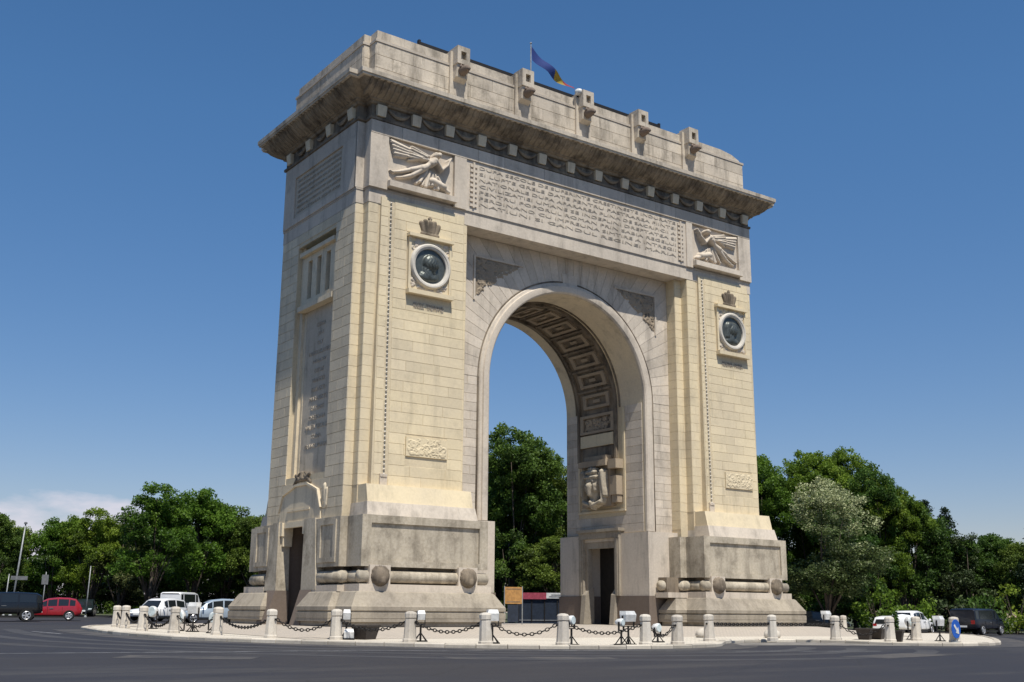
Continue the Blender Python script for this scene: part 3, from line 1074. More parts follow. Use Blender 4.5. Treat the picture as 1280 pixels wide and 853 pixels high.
    if s < 0:
        mb.box(b0 - .12, b1 + .12, -6.22, -1.95, 1.36, 1.66); mb.box(b0 - .12, b1 + .12, 1.4, 5.4, 1.36, 1.66)
        mb.box(-13.22, b0 - .1, -4.95, -1.9, 1.36, 1.62); mb.box(-13.22, b0 - .1, 2.35, 4.1, 1.36, 1.62)
    else:
        mb.box(b0 - .12, b1 + .12, -6.22, 5.4, 1.36, 1.66)
        mb.box(5.15, b0 - .1, -4.95, -4.03, 1.36, 1.62)
    part('shelf', mb, 'carved', pier)
    x0, x1 = sx(6.05, 13.44)

    def rect(xa, xb, ya, yb):
        return [(xa, ya), (xb, ya), (xb, yb), (xa, yb)]

    def plinth(xa, xb, ya, yb, zs=1.0):
        m_ = MB()
        lv = [(0.0, -.12), (.17, -.12), (.18, -.01), (.31, -.01), (.32, .0), (.53, .0), (.55, -.06), (.60, -.06), (.62, .0), (.77, .0), (.80, -.03), (1.33, -.36), (1.37, -.42)]
        return m_.loftz([(rect(xa - d, xb + d, ya - d, yb + d), z * zs) for z, d in lv])
    if s < 0:
        part('plinth', plinth(x0, x1, -6.68, -1.9), 'plinth', pier)
        part('plinth', plinth(x0, x1, 1.3, 5.88), 'plinth', pier)
        part('plinth', plinth(-13.76, -8.5, -5.3, -2.35, .994), 'plinth', pier)
        part('plinth', plinth(-13.76, -8.5, 1.35, 4.4, .994), 'plinth', pier)
    else:
        part('plinth', plinth(6.93, x1, -6.68, 5.88), 'plinth', pier)
        part('plinth', plinth(x0, 8.5, -6.672, -4.1, .997), 'plinth', pier)
        part('plinth', plinth(5.3, 8.0, -5.3, -4.06, .994), 'plinth', pier)

# ---------------- inner bases of the passage and the doors in it
for s, pier in zip((-1, 1), piers):
    def bx(mbb, xa, xb, ya, yb, za, zb):
        if s < 0:
            xa, xb = -xb, -xa
        mbb.box(xa, xb, ya, yb, za, zb)
    mb = MB()
    DY0, DY1 = -1.55, 1.15        # doorway in the passage wall
    for (ya, yb) in ((-3.98, DY0), (DY1, 3.25)):
        bx(mb, 4.78, 6.9, ya, yb, 1.45, 4.66)
    bx(mb, 4.78, 6.9, DY0, DY1, 4.3, 4.66)
    part('passage_base', mb, 'pale', pier)
    mb = MB()
    for (ya, yb) in ((-4.02, DY0 + .02), (DY1 - .02, 3.3)):
        bx(mb, 4.72, 6.9, ya, yb, -.02, 1.45)
    part('passage_plinth', mb, 'brown', pier)
    mb = MB()
    bx(mb, 5.9, 6.0, DY0, DY1, -.02, 4.3)
    part('door_dark_back', mb, 'dark_opening', pier)  # black back panel paints the unlit depth of the doorway
    # door frame: jambs, lintel, stepped reveal
    mb = MB()
    for (ya, yb) in ((DY0 - .3, DY0 + .05), (DY1 - .05, DY1 + .3)):
        bx(mb, 4.64, 5.0, ya, yb, 1.46, 4.45)
        bx(mb, 4.60, 4.7, ya + .1, yb - .1, 1.47, 4.43)
    bx(mb, 4.62, 5.0, DY0 - .3, DY1 + .3, 4.452, 4.8)
    bx(mb, 4.52, 5.0, DY0 - .4, DY1 + .4, 4.8, 4.95)
    bx(mb, 4.82, 5.1, DY0 + .052, DY0 + .28, 0, 4.448); bx(mb, 4.82, 5.1, DY1 - .28, DY1 - .052, 0, 4.448)
    bx(mb, 4.83, 5.1, DY0 + .28, DY1 - .28, 3.95, 4.44)
    fr = part('door_frame', mb, 'plinth', pier)
    mb = MB()      # flared buttress foot on the far jamb
    pts_ = [(4.95, DY1 - .31, 1.9), (4.6, DY1 - .31, 1.5), (4.45, DY1 - .31, 0.0), (5.2, DY1 - .31, 0.0), (5.2, DY1 - .31, 1.9)]
    pts2 = [(4.95, DY0 - .02, 1.9), (4.6, DY0 - .02, 1.5), (4.45, DY0 - .02, 0.0), (5.2, DY0 - .02, 0.0), (5.2, DY0 - .02, 1.9)]
    for P_ in (pts_, pts2):
        mb.extrude([(s * a, b, c) for a, b, c in P_], (0, .34, 0))
    part('jamb_foot', mb, 'plinth', fr)
    # tall niche panel with a bracketed coat of arms above the door
    mb = MB()
    bx(mb, 4.93, 5.05, -2.1, -1.95, 5.95, 11.4); bx(mb, 4.93, 5.05, 1.65, 1.8, 5.95, 11.4)
    bx(mb, 4.9, 5.05, -2.1, 1.8, 5.85, 5.97)
    ad = part('niche_frame', mb, 'warm', pier)
    mb = MB()
    bx(mb, 4.86, 5.05, -1.25, 1.5, 9.5, 10.15)
    part('yellow_tablet', mb, 'warm', ad)
    mb = MB()
    bx(mb, 4.95, 5.05, -1.2, 1.4, 8.75, 9.45)
    part('dark_tablet', mb, 'sooty', ad)
    mb = MB()
    bx(mb, 4.30, 5.05, -1.25, 1.05, 8.3, 8.62); bx(mb, 4.55, 5.05, -1.0, .8, 8.62, 8.9)
    bx(mb, 4.42, 5.05, -1.95, -1.3, 8.1, 8.6); bx(mb, 4.5, 5.05, -1.9, -1.35, 6.7, 7.7); bx(mb, 4.6, 5.05, -1.85, -1.4, 6.3, 6.7)
    bx(mb, 4.62, 5.05, -1.3, 1.1, 6.15, 8.3)
    con = part('console', mb, 'coffer', ad)
    fc = [(1.2, 1.45, 1.2, .75, .62, .34, .06, .22), (.75, 1.75, 1.65, 1.75, .10, .10, .16, .6), (1.2, 1.25, 1.2, .85, .22, .14, .2, .5),
          (.85, 1.3, .85, 1.05, .13, .1, .17, .5), (1.55, 1.3, 1.55, 1.05, .13, .1, .17, .5), (.95, 1.55, .95, 1.5, .1, .1, .17, .5), (1.45, 1.55, 1.45, 1.5, .1, .1, .17, .5),
          (.38, 2.0, .30, .75, .17, .10, .06, .8), (.55, 1.9, .42, .5, .10, .07, .1, .7), (2.02, 2.0, 2.1, .75, .17, .10, .06, .8), (1.85, 1.9, 1.98, .5, .10, .07, .1, .7),
          (.9, 2.02, 1.5, .2 + 1.82, .13, .13, .12, .7), (1.0, 2.2, 1.4, 2.2, .09, .09, .12, .7), (1.2, 2.2, 1.2, 2.3, .08, .05, .14, .7),
          (.5, .42, 1.2, .22, .13, .12, .08, .8), (1.9, .42, 1.2, .22, .13, .12, .08, .8), (1.2, .4, 1.2, .1, .16, .08, .1, .8)]
    if s > 0:
        heightfield(2.4, 2.35, 60, 60, lambda A, B: 2.3 * capsules(A, B, fc), (4.615, 1.1, 5.97), (0, -1, 0), Z, NX, 'coat_of_arms', 'base', con, cut=0.002)
    else:
        heightfield(2.4, 2.35, 60, 60, lambda A, B: 2.3 * capsules(A, B, fc), (-4.615, -1.3, 5.97), Y, Z, (1, 0, 0), 'coat_of_arms', 'base', con, cut=0.002)

# ---------------- vault and recessed arch wall
CZ, R0, R1 = 11.45, 5.0, 5.56
YF, YB = -3.6, 2.9
mb = MB()
NS = 48
for k in range(NS):
    a0, a1 = PI * k / NS, PI * (k + 1) / NS
    p0, p1 = (R0 * math.cos(a0), CZ + R0 * math.sin(a0)), (R0 * math.cos(a1), CZ + R0 * math.sin(a1))
    v = []
    for yy in (YF, YB):
        v += [(p0[0], yy, p0[1]), (p1[0], yy, p1[1]), (p1[0], yy, Z_TOP), (p0[0], yy, Z_TOP)]
    mb.add(v, [(0, 1, 2, 3), (4, 7, 6, 5), (0, 4, 5, 1)])
vault = mb.build('arch_vault', 'side', arch, recalc=False)
fm = MB()
for k in range(NS):
    q = []
    for a in (PI * k / NS, PI * (k + 1) / NS):
        rl = min(6.845 / max(1e-6, abs(math.cos(a))), (18.39 - CZ) / max(1e-6, math.sin(a)))
        q.append(((R1 - .2) * math.cos(a), YF - .012, CZ + (R1 - .2) * math.sin(a))); q.append((rl * math.cos(a), YF - .012, CZ + rl * math.sin(a)))
    fm.add([q[0], q[1], q[3], q[2]], [(0, 1, 2, 3)])
fm.build('wall_facing', 'pale_core', vault, recalc=False)['kind'] = 'stuff'
# voussoirs radiating round the opening
NV = 39
for k in range(NV):
    a0, a1 = PI * k / NV, PI * (k + 1) / NV
    ro = 99
    rlim = lambda a: min(ro, 6.83 / max(1e-6, abs(math.cos(a))), (18.38 - CZ) / max(1e-6, math.sin(a)))
    da = 0.0022
    b0, b1 = a0 + da * .5, a1 - da * .5
    q = [(R1 - .05, b0), (rlim(b0), b0), (rlim(b1), b1), (R1 - .05, b1)]
    c_ = [(r * math.cos(a), CZ + r * math.sin(a)) for r, a in q]
    mb = MB()
    cx_, cz_ = sum(p[0] for p in c_) / 4, sum(p[1] for p in c_) / 4
    ins = [(p[0] + (cx_ - p[0]) * .012, p[1] + (cz_ - p[1]) * .012) for p in c_]
    mb.add([(p[0], YF, p[1]) for p in c_] + [(p[0], YF - .03, p[1]) for p in ins], [(4, 5, 6, 7), (0, 1, 5, 4), (1, 2, 6, 5), (2, 3, 7, 6), (3, 0, 4, 7)], min(1, max(0, rng.gauss(.5, .3))))
    mb.build('voussoir', 'pale', vault)
# jamb masonry left and right of the roll
jm = MB()
wall_blocks((R1, YF, 4.66), X, Z, NY, 6.84 - R1, CZ - 4.66, 0.42, 3, vault, 'pale', 61, individual=False, joined=jm)
wall_blocks((-6.84, YF, 4.66), X, Z, NY, 6.84 - R1, CZ - 4.66, 0.42, 3, vault, 'pale', 62, individual=False, joined=jm)
wall_blocks((5.0, 2.85, 4.7), (0, -1, 0), Z, NX, 6.3, CZ - 4.7, 0.45, 1.5, vault, 'pale', 63, holes=((1.05, 4.95, 1.1, 6.8),), individual=False, joined=jm, d=.02)
part('jamb_masonry', jm, 'pale', vault, kind='stuff')
# archivolt roll
path = [(-5.27, YF, 4.7), (-5.27, YF, 8), (-5.27, YF, CZ)] + [(5.27 * math.cos(a), YF, CZ + 5.27 * math.sin(a)) for a in np.linspace(PI, 0, 49)[1:-1]] + [(5.27, YF, CZ), (5.27, YF, 8), (5.27, YF, 4.7)]
prof_ = [(-.28, .02), (-.27, -.10), (-.2, -.17), (-.02, -.20), (.10, -.19), (.13, -.12), (.15, -.11), (.25, -.10), (.29, -.05), (.29, .02)]
rows = [[(5.27 + dr) * (-1) for dr, dy in prof_]]
mb = MB()
vv = []
stations = [(-1, 0.0, 4.7), (-1, 0.0, 8.0)] + [(None, a, 0) for a in np.linspace(PI, 0, 49)] + [(1, 0.0, 8.0), (1, 0.0, 4.7)]
for sgn, a, z in stations:
    for dr, dy in prof_:
        r_ = 5.27 + dr
        if sgn is None:
            vv.append((r_ * math.cos(a), YF + dy, CZ + r_ * math.sin(a)))
        else:
            vv.append((sgn * r_, YF + dy, z))
np_ = len(prof_)
mb.add(vv, [(i * np_ + k, i * np_ + k + 1, (i + 1) * np_ + k + 1, (i + 1) * np_ + k) for i in range(len(stations) - 1) for k in range(np_ - 1)])
ar_ = part('archivolt_band', mb, 'pale', vault, smooth=True)
md_ = ar_.modifiers.new('edge', 'EDGE_SPLIT'); md_.split_angle = RAD(35)
mb = MB()
path2 = [(p[0] * 5.62 / 5.27, YF - .01, (p[2] if p[2] <= CZ else CZ + (p[2] - CZ) * 5.62 / 5.27)) for p in path]
mb.tube(path2, 0.045, 6)
part('archivolt_groove_shade', mb, 'sooty', vault, smooth=True)  # dark tube paints in the shade of the groove outside the band
mb = MB()
mb.extrude([(-.42, YF, 16.75), (.42, YF, 16.75), (.55, YF, 17.5), (-.55, YF, 17.5)], (0, -.06, 0))
part('keystone', mb, 'pale', vault)
# coffer band: ribs, cross ribs and sunk frames with rosettes
CY0, CY1 = -1.35, 1.6


def arcbox(mbb, a0, a1, r0, r1, y0, y1, seg=4, tone=.5):
    for k in range(seg):
        t0, t1 = a0 + (a1 - a0) * k / seg, a0 + (a1 - a0) * (k + 1) / seg
        v = []
        for yy in (y0, y1):
            for r, a in ((r0, t0), (r0, t1), (r1, t1), (r1, t0)):
                v.append((r * math.cos(a), yy, CZ + r * math.sin(a)))
        mbb.add(v, [(0, 1, 2, 3), (7, 6, 5, 4), (0, 4, 5, 1), (0, 3, 7, 4), (1, 5, 6, 2)], tone)


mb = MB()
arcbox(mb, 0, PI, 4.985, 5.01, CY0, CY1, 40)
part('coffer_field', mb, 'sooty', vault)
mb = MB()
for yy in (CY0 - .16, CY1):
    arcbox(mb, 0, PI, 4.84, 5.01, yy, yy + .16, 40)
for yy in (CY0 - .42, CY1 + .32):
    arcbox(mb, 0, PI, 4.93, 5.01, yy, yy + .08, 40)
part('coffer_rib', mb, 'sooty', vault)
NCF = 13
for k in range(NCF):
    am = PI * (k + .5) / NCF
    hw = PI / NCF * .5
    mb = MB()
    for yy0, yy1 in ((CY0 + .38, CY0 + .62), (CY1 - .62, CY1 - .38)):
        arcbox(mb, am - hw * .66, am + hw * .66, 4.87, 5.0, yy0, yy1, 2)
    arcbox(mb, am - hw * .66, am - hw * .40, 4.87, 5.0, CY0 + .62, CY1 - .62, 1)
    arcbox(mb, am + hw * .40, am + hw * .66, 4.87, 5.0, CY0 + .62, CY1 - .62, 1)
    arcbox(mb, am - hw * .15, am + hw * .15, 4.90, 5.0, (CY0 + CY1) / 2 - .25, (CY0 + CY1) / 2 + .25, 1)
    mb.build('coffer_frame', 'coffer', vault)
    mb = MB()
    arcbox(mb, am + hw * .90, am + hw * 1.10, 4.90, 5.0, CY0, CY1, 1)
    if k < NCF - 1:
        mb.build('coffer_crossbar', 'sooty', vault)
# spandrel ornaments: triangles of carved scrolls beside the crown
for s in (-1, 1):
    mb = MB()
    xa = lambda a, b: (a, b) if s > 0 else (-b, -a)
    mb.box(*xa(4.985, 5.03), CY0, CY1, 8.7, CZ)
    part('coffer_field', mb, 'sooty', vault)
    mb = MB()
    for yy in (CY0 - .16, CY1):
        mb.box(*xa(4.84, 5.03), yy, yy + .16, 8.7, CZ)
    part('coffer_rib', mb, 'sooty', vault)
    mb = MB()
    mb.box(*xa(4.87, 5.03), CY0 + .05, CY1 - .05, 11.15, 11.3); mb.box(*xa(4.87, 5.03), CY0 + .05, CY1 - .05, 10.25, 10.4)
    mb.box(*xa(4.88, 5.03), CY0 + .05, CY0 + .3, 10.4, 11.15); mb.box(*xa(4.88, 5.03), CY1 - .3, CY1 - .05, 10.4, 11.15)
    part('coffer_frame', mb, 'coffer', vault)
    fnp = foliage_fn(2.2, .7, 60, 130, .07)
    if s > 0:
        heightfield(2.2, .7, 50, 20, fnp, (4.98, 1.25, 10.42), (0, -1, 0), Z, NX, 'carved_foliage', 'coffer', vault, cut=.003)
for s in (-1, 1):
    W_, H_ = 2.75, 2.2
    tri = (lambda a, b: b > H_ - 1.6 * (1 - a / W_) and math.hypot(W_ + 3.1 - a - 0.0, b + 3.55) > 0) if True else None
    msk = lambda a, b: (H_ - b) < 2.0 * (1 - a / W_) ** 1.1
    fn = foliage_fn(W_, H_, 330, 80 + s, 0.09, mask=msk)
    if s < 0:
        heightfield(W_, H_, 70, 56, fn, (-5.86, YF - .036, 17.35 - H_), X, Z, NY, 'spandrel_carving', 'coffer', vault, cut=0.003)
    else:
        heightfield(W_, H_, 70, 56, fn, (5.86, YF - .036, 17.35 - H_), (-1, 0, 0), Z, NY, 'spandrel_carving', 'coffer', vault, cut=0.003)
    mb = MB(); mb.extrude([(s * 5.86, YF, 17.35), (s * 3.15, YF, 17.35), (s * 4.2, YF, 16.92), (s * 5.1, YF, 16.25), (s * 5.86, YF, 15.35)], (0, -.034, 0))
    part('spandrel_panel', mb, 'soffit', vault)  # dark backing puts the shade over the spandrel into the stone colour
    mb = MB()
    mb.box(min(s * 5.98, s * 3.0), max(s * 5.98, s * 3.0), YF - .09, YF + .02, 17.36, 17.46)
    mb.box(min(s * 5.88, s * 5.98), max(s * 5.88, s * 5.98), YF - .09, YF + .02, 15.2, 17.36)
    part('spandrel_frame', mb, 'pale', vault)

# ---------------- left flank: niche, slit window, tall inscription, portal
p0 = piers[0]
jm = MB()
holes = ((3.4 - 1.55, 3.4 + 2.45, 6.5 - Z_LED, 17.75 - Z_LED),)
wall_blocks((-12.77, 3.40, Z_LED), (0, -1, 0), Z, NX, 7.65, Z_TOP - Z_LED, 0.46, 1.4, p0, 'side', 71, holes=holes, individual=False, joined=jm, d=.025)
wall_blocks((-12.77, 3.40, 4.45), (0, -1, 0), Z, NX, 7.65, Z_LED - 4.45, 0.46, 1.4, p0, 'side', 72, individual=False, joined=jm, d=.025)
part('flank_masonry', jm, 'side', p0, kind='stuff')
mb = MB()
mb.box(-12.55, -12.30, NOTCH[1] - .32, NOTCH[1], 6.5, 17.75)
mb.box(-12.55, -12.30, NOTCH[0], NOTCH[0] + .25, 6.5, 17.75)
mb.box(-12.42, -12.3, NOTCH[1] - .55, NOTCH[1] - .32, 6.5, 14.4)
part('niche_jamb', mb, 'side', p0)
mb = MB()
ya, yb = NOTCH[0] + .25, NOTCH[1] - .32
sl = [0.0, -.85, -1.65]
ysl = [ya + (yb - ya) * q for q in (.22, .5, .78)]
# slit window block built round its three openings
cuts = [ya] + [v for c_ in ysl for v in (c_ - .22, c_ + .22)] + [yb]
for q in range(0, len(cuts) - 1, 2):
    mb.box(-12.62, -12.3, cuts[q], cuts[q + 1], 15.0, 16.9)
mb.box(-12.62, -12.3, ya, yb, 14.7, 15.0); mb.box(-12.62, -12.3, ya, yb, 16.9, 17.2)
sw = part('slit_window', mb, 'side', p0)
for c_ in ysl:
    mb = MB(); mb.box(-12.36, -12.31, c_ - .22, c_ + .22, 15.0, 16.9)
    mb.build('slit_dark_back', 'dark_opening', sw)  # black back panel paints shade into the slit
mb = MB(); mb.box(-12.80, -12.3, ya - .1, yb + .1, 14.45, 14.7); mb.box(-12.80, -12.3, ya - .1, yb + .1, 17.2, 17.4)
part('window_sill', mb, 'side', sw)
mb = MB(); mb.box(-12.40, -12.31, ya, yb - .23, 6.5, 14.45)
tab = part('inscription_tablet', mb, 'slab', p0, label='tall sunk inscription tablet in the left flank')
names = ['CERNA', 'JIU', 'OLT', 'DRAGOSLAVELE', 'NEAJLOV', 'OITUZ', 'VRANCEA', 'MARASTI', 'MARASESTI', 'RAZOARE', 'CIRESOAIA', 'VALEA UZULUI', 'COSNA', 'TRANSILVANIA']
for q, nm in enumerate(names):
    text(nm, (ya + yb - .23) / 2, 13.6 - q * .44, -12.401, min(2.5, .19 * len(nm)), .2, 'slab_letter', tab, axis='X', depth=.02)
# portal block with its gabled hood
OY0, OY1 = -1.45, 1.25
mb = MB()
for (o0, o1, i0, i1) in ((-3.0, -2.5, -1.6, -1.44), (2.25, 1.85, 1.0, 1.22)):      # outer bottom/top, inner bottom/top
    a0, a1 = min(o0, i0), max(o0, i0); c0_, c1_ = min(o1, i1), max(o1, i1)
    mb.loftz([([(-13.24, a0), (-13.24, a1), (-12.6, a1), (-12.6, a0)], 1.45), ([(-13.15, c0_), (-13.15, c1_), (-12.6, c1_), (-12.6, c0_)], 4.47)])
por = part('portal', mb, 'base', p0)
mb = MB()
gab = [(1.9, 4.47), (1.85, 5.0), (1.5, 5.72), (.25, 6.05), (-.95, 6.05), (-1.95, 5.7), (-2.3, 5.0), (-2.36, 4.47)]
mb.extrude([(-12.86, a, b) for a, b in gab], (.26, 0, 0))
hood = [(1.95, 4.95), (1.58, 5.78), (.28, 6.13), (-.98, 6.13), (-2.03, 5.77), (-2.4, 4.95)]
inn = [(-2.31, 4.97), (-1.97, 5.68), (-.95, 6.03), (.25, 6.03), (1.52, 5.69), (1.87, 4.97)]
mb.extrude([(-12.93, a, b) for a, b in hood + inn], (.3, 0, 0))
mb.box(-12.90, -12.7, -1.3, 1.0, 4.93, 5.02)
part('portal_hood', mb, 'side', por)
crest = [(.5, .4, 2.2, .4, .14, .14, .02, .9), (1.35, .5, 1.35, .85, .24, .16, .05, .9), (.8, .5, .3, .75, .15, .1, .03, .9), (1.9, .5, 2.4, .75, .15, .1, .03, .9), (.4, .3, 0.1, .1, .12, .08, .03, .9), (2.3, .3, 2.6, .1, .12, .08, .03, .9), (.7, .7, 1.0, .9, .1, .08, .03, .9), (2.0, .7, 1.7, .9, .1, .08, .03, .9)]
heightfield(1.9, .62, 54, 24, lambda A, B: .5 * capsules(A / .7, B / .62, crest), (-12.79, .65, 6.08), (0, -1, 0), Z, NX, 'carved_crest', 'sooty', por, cut=.003, base=.02)
crest2 = [(.2, 1.3, .35, .2, .18, .1, .02, .9), (.5, 1.1, .45, .3, .12, .1, .02, .9), (.1, .9, .1, .5, .1, .08, .02, .9)]
heightfield(.5, 1.2, 22, 36, lambda A, B: .5 * capsules(A / .72, B / .8, crest2), (-12.79, -2.45, 4.8), (0, -1, 0), Z, NX, 'carved_crest', 'side', por, cut=.003, base=.02)
mb = MB()
for (a, b) in ((-2.6, -1.6), (.95, 1.9)):
    mb.loftz([([(-13.70, a), (-13.70, b), (-12.6, b), (-12.6, a)], -.02), ([(-13.27, a), (-13.27, b), (-12.6, b), (-12.6, a)], 1.45)])
part('portal_foot', mb, 'brown', por)
mb = MB()
for yc in (OY0 + .12, OY1 - .12):
    mb.box(-13.1, -12.55, yc - .16, yc + .16, 3.85, 4.45)
    mb.box(-13.0, -12.55, yc - .12, yc + .12, 3.4, 3.85)
mb.box(-13.0, -12.8, OY0, OY1, 4.2, 4.45)
part('portal_bracket', mb, 'side', por)
# a doorway void with side walls and a black back that paints its shade
mb = MB()
mb.box(-11.3, -11.2, OY0, OY1, -.02, 4.45)
part('portal_dark_back', mb, 'dark_opening', por)
mb = MB()
mb.box(-12.78, -11.2, OY1, OY1 + .05, -.02, 4.44); mb.box(-12.78, -11.2, OY0 - .05, OY0, -.02, 4.44)
part('portal_reveal', mb, 'brown', por)
# sunk panels on the flank's dies
for (a, b) in ((-4.5, -2.9), (2.3, 3.8)):
    mb = MB()
    mb.box(-13.18, -13.1, a, b, 4.1, 4.3); mb.box(-13.18, -13.1, a, b, 2.55, 2.75)
    mb.box(-13.18, -13.1, a, a + .22, 2.75, 4.1); mb.box(-13.18, -13.1, b - .22, b, 2.75, 4.1)
    part('die_frame', mb, 'base', p0)

# ---------------- string band and attic
mb = MB()
mb.prism(cross(.03), Z_TOP, 19.03)
band = part('string_band', mb, 'pale')
mb = MB()
mb.prism(cross(.055), 19.03, 19.12)
mb.prism(cross(.0), 19.12, 22.32)
attic = part('attic', mb, 'pale_core')
# front: raised stiles, rail and inscription slab
AF = -4.72
def stile(name, x0, x1, z0, z1, d, mat='pale'):
    mb_ = MB(); mb_.box(x0, x1, AF - d, AF + .05, z0, z1, rng.random())
    return mb_.build(name, mat, attic)
wall_blocks((-12.475, AF - .13, 21.68), X, Z, NY, 24.87, .64, .64, 1.9, attic, 'pale', 91, d=.03)
mb = MB(); mb.box(-12.475, 12.40, AF - .13, AF + .05, 21.68, 22.32)
mb.build('attic_rail', 'pale_core', attic)
for (x0, x1) in ((-12.475, -11.54), (-7.95, -7.28), (7.28, 7.74), (11.42, 12.40)):
    stile('attic_stile', x0, x1, 19.1, 21.675, .15)
for (x0, x1) in ((-11.54, -7.95), (7.74, 11.42)):
    stile('relief_sill', x0 - .02, x1 + .02, 19.22, 19.5, .42, 'pale')
    stile('relief_base', x0, x1, 19.5, 19.6, .2, 'pale')
sl_ = stile('inscription_slab', -7.28, 7.28, 19.1, 21.675, .09, 'pale')
sl_['label'] = 'broad inscription slab between the two winged figures'
INS = ["DUPA SECOLE DE SUFERINTE CRESTINESTE INDURATE", "SI LUPTE GRELE DATE PENTRU PASTRAREA FIINTEI", "NATIONALE DUPA APARAREA PLINA DE SACRIFICII A",
       "CIVILIZATIEI UMANE SE INDEPLINI DREPTATEA SI", "PENTRU POPORUL ROMAN PRIN SABIA REGELUI", "FERDINAND CU IMPREUNA SIMTIRE A INTREGII", "NATIUNI SI GANDUL REGINEI MARIA"]
for k, ln in enumerate(INS):
    text(ln, 0.0, 21.42 - k * .31, AF - .091, 13.0, .155, 'letter', sl_, depth=.018)
for xx in (-6.85, 6.85):
    mb = MB()
    for q in range(9):
        mb.box(xx - .2, xx + .2, AF - .15, AF - .08, 19.35 + q * .25, 19.35 + q * .25 + .13)
    mb.box(xx - .05, xx + .05, AF - .17, AF - .08, 19.3, 21.6)
    mb.build('fasces_ornament', 'carved', sl_)


# winged victories
def victory(w, h, flip):
    body = [  # head and hair, neck, chest, waist, hips, legs, arms (u right, v up, panel 3.5 x 2.05)
        (2.50, 1.72, 2.54, 1.76, .145, .14, .16, .95), (2.40, 1.80, 2.34, 1.70, .10, .08, .14, .9), (2.42, 1.60, 2.36, 1.50, .08, .09, .12, .9),
        (2.32, 1.42, 2.16, 1.26, .20, .185, .11, .9), (2.28, 1.30, 2.28, 1.30, .11, .11, .2, .8), (2.16, 1.26, 1.92, 1.06, .165, .135, .09, .9),
        (1.92, 1.06, 1.68, .90, .15, .20, .09, .9),
        (1.66, .92, 1.12, .72, .165, .125, .09, .9), (1.12, .72, .62, .52, .12, .085, .07, .9), (.62, .52, .24, .42, .085, .05, .06, .9), (.24, .42, .10, .47, .05, .035, .05, .9),
        (1.62, .80, 1.18, .46, .15, .11, .10, .9), (1.18, .46, .72, .26, .105, .075, .08, .9), (.72, .26, .42, .20, .075, .045, .06, .9),
        (2.44, 1.40, 2.72, 1.06, .09, .075, .17, .95), (2.72, 1.06, 3.02, 1.36, .075, .055, .18, .95), (3.02, 1.36, 3.14, 1.62, .05, .045, .17, .95), (3.14, 1.62, 3.24, 1.78, .07, .05, .14, .9),
        (2.18, 1.44, 1.62, 1.40, .08, .065, .1, .9), (1.62, 1.40, 1.14, 1.24, .062, .045, .09, .9), (1.14, 1.24, .98, 1.20, .05, .03, .08, .9)]
    drape = []
    for q in range(11):
        t = q / 10
        drape.append((1.95 + .07 * q, .98 - .30 * t, 1.45 + .165 * q, .16 + .09 * math.sin(q * 1.7), .065, .085, .03 + .05 * (q % 2), .9))
    wing = []
    for q in range(9):
        t = q / 8
        wing.append((2.14 - .62 * t, 1.55 - .16 * t, .10 + .025 * q, 1.96 - .088 * q, .07, .062, .04 + .028 * (q % 2), .9))
    for q in range(5):
        wing.append((2.05 - .14 * q, 1.60 - .06 * q, 1.15 - .04 * q, 1.86 - .13 * q, .075, .06, .10 + .02 * (q % 2), .9))
    allc = body + drape + wing + [(2.9, .25, 3.2, .12, .15, .12, .03, .8), (2.3, .45, 2.9, .3, .2, .2, .03, .8)]

    def fn(A, B):
        U_ = (w - A) if flip else A
        U_ = U_ * 3.5 / w
        Vv = B * 2.05 / h
        H = capsules(U_, Vv, allc) * 1.25
        Hd = capsules(U_, Vv, drape)
        fold = .014 * np.sin(26 * (U_ * .9 + Vv * .5)) * (Hd >= H - 1e-6) * (H > .03)
        return np.maximum(0, H + fold) * 1.35
    return fn


for (x0, x1, flip) in ((-11.5, -7.98, False), (7.78, 11.38, True)):
    o = heightfield(x1 - x0, 2.03, 150, 92, victory(x1 - x0, 2.03, flip), (x0, AF - .012, 19.62), X, Z, NY, 'winged_figure', 'carved', attic)
    o['label'] = 'winged figure in relief flying to the right' if not flip else 'winged figure in relief flying to the left'
# left flank of the attic: rail, stiles and a dark inscription
AX = -12.77
for (y0, y1, z0, z1, d, nm) in ((-4.25, 3.4, 21.6, 22.32, .10, 'attic_rail'), (-4.25, -2.9, 19.12, 21.6, .10, 'attic_stile'), (2.2, 3.4, 19.12, 21.6, .10, 'attic_stile'), (-2.9, 2.2, 19.12, 19.45, .10, 'attic_rail')):
    mb = MB(); mb.box(AX - d, AX + .05, y0, y1, z0, z1, rng.random())
    mb.build(nm, 'pale', attic)
mb = MB(); mb.box(AX - .03, AX + .05, -2.9, 2.2, 19.45, 21.6)
fs = mb.build('flank_inscription_slab', 'slab', attic)
for k, ln in enumerate(INS):
    text(ln, -.35, 21.35 - k * .27, AX - .031, 4.6, .14, 'slab_letter', fs, axis='X', depth=.02)
# corner strips of the attic
for (x0, x1, yf) in ((-12.77, -12.40, -4.25),):
    mb = MB(); mb.box(x0 - .1, x1, yf - .06, yf + .05, 19.12, 22.3)
    mb.build('attic_corner', 'pale', attic)
mb = MB(); mb.box(-12.47, -12.3, -4.74, -4.31, 19.12, 22.3)
mb.build('attic_corner', 'pale', attic)

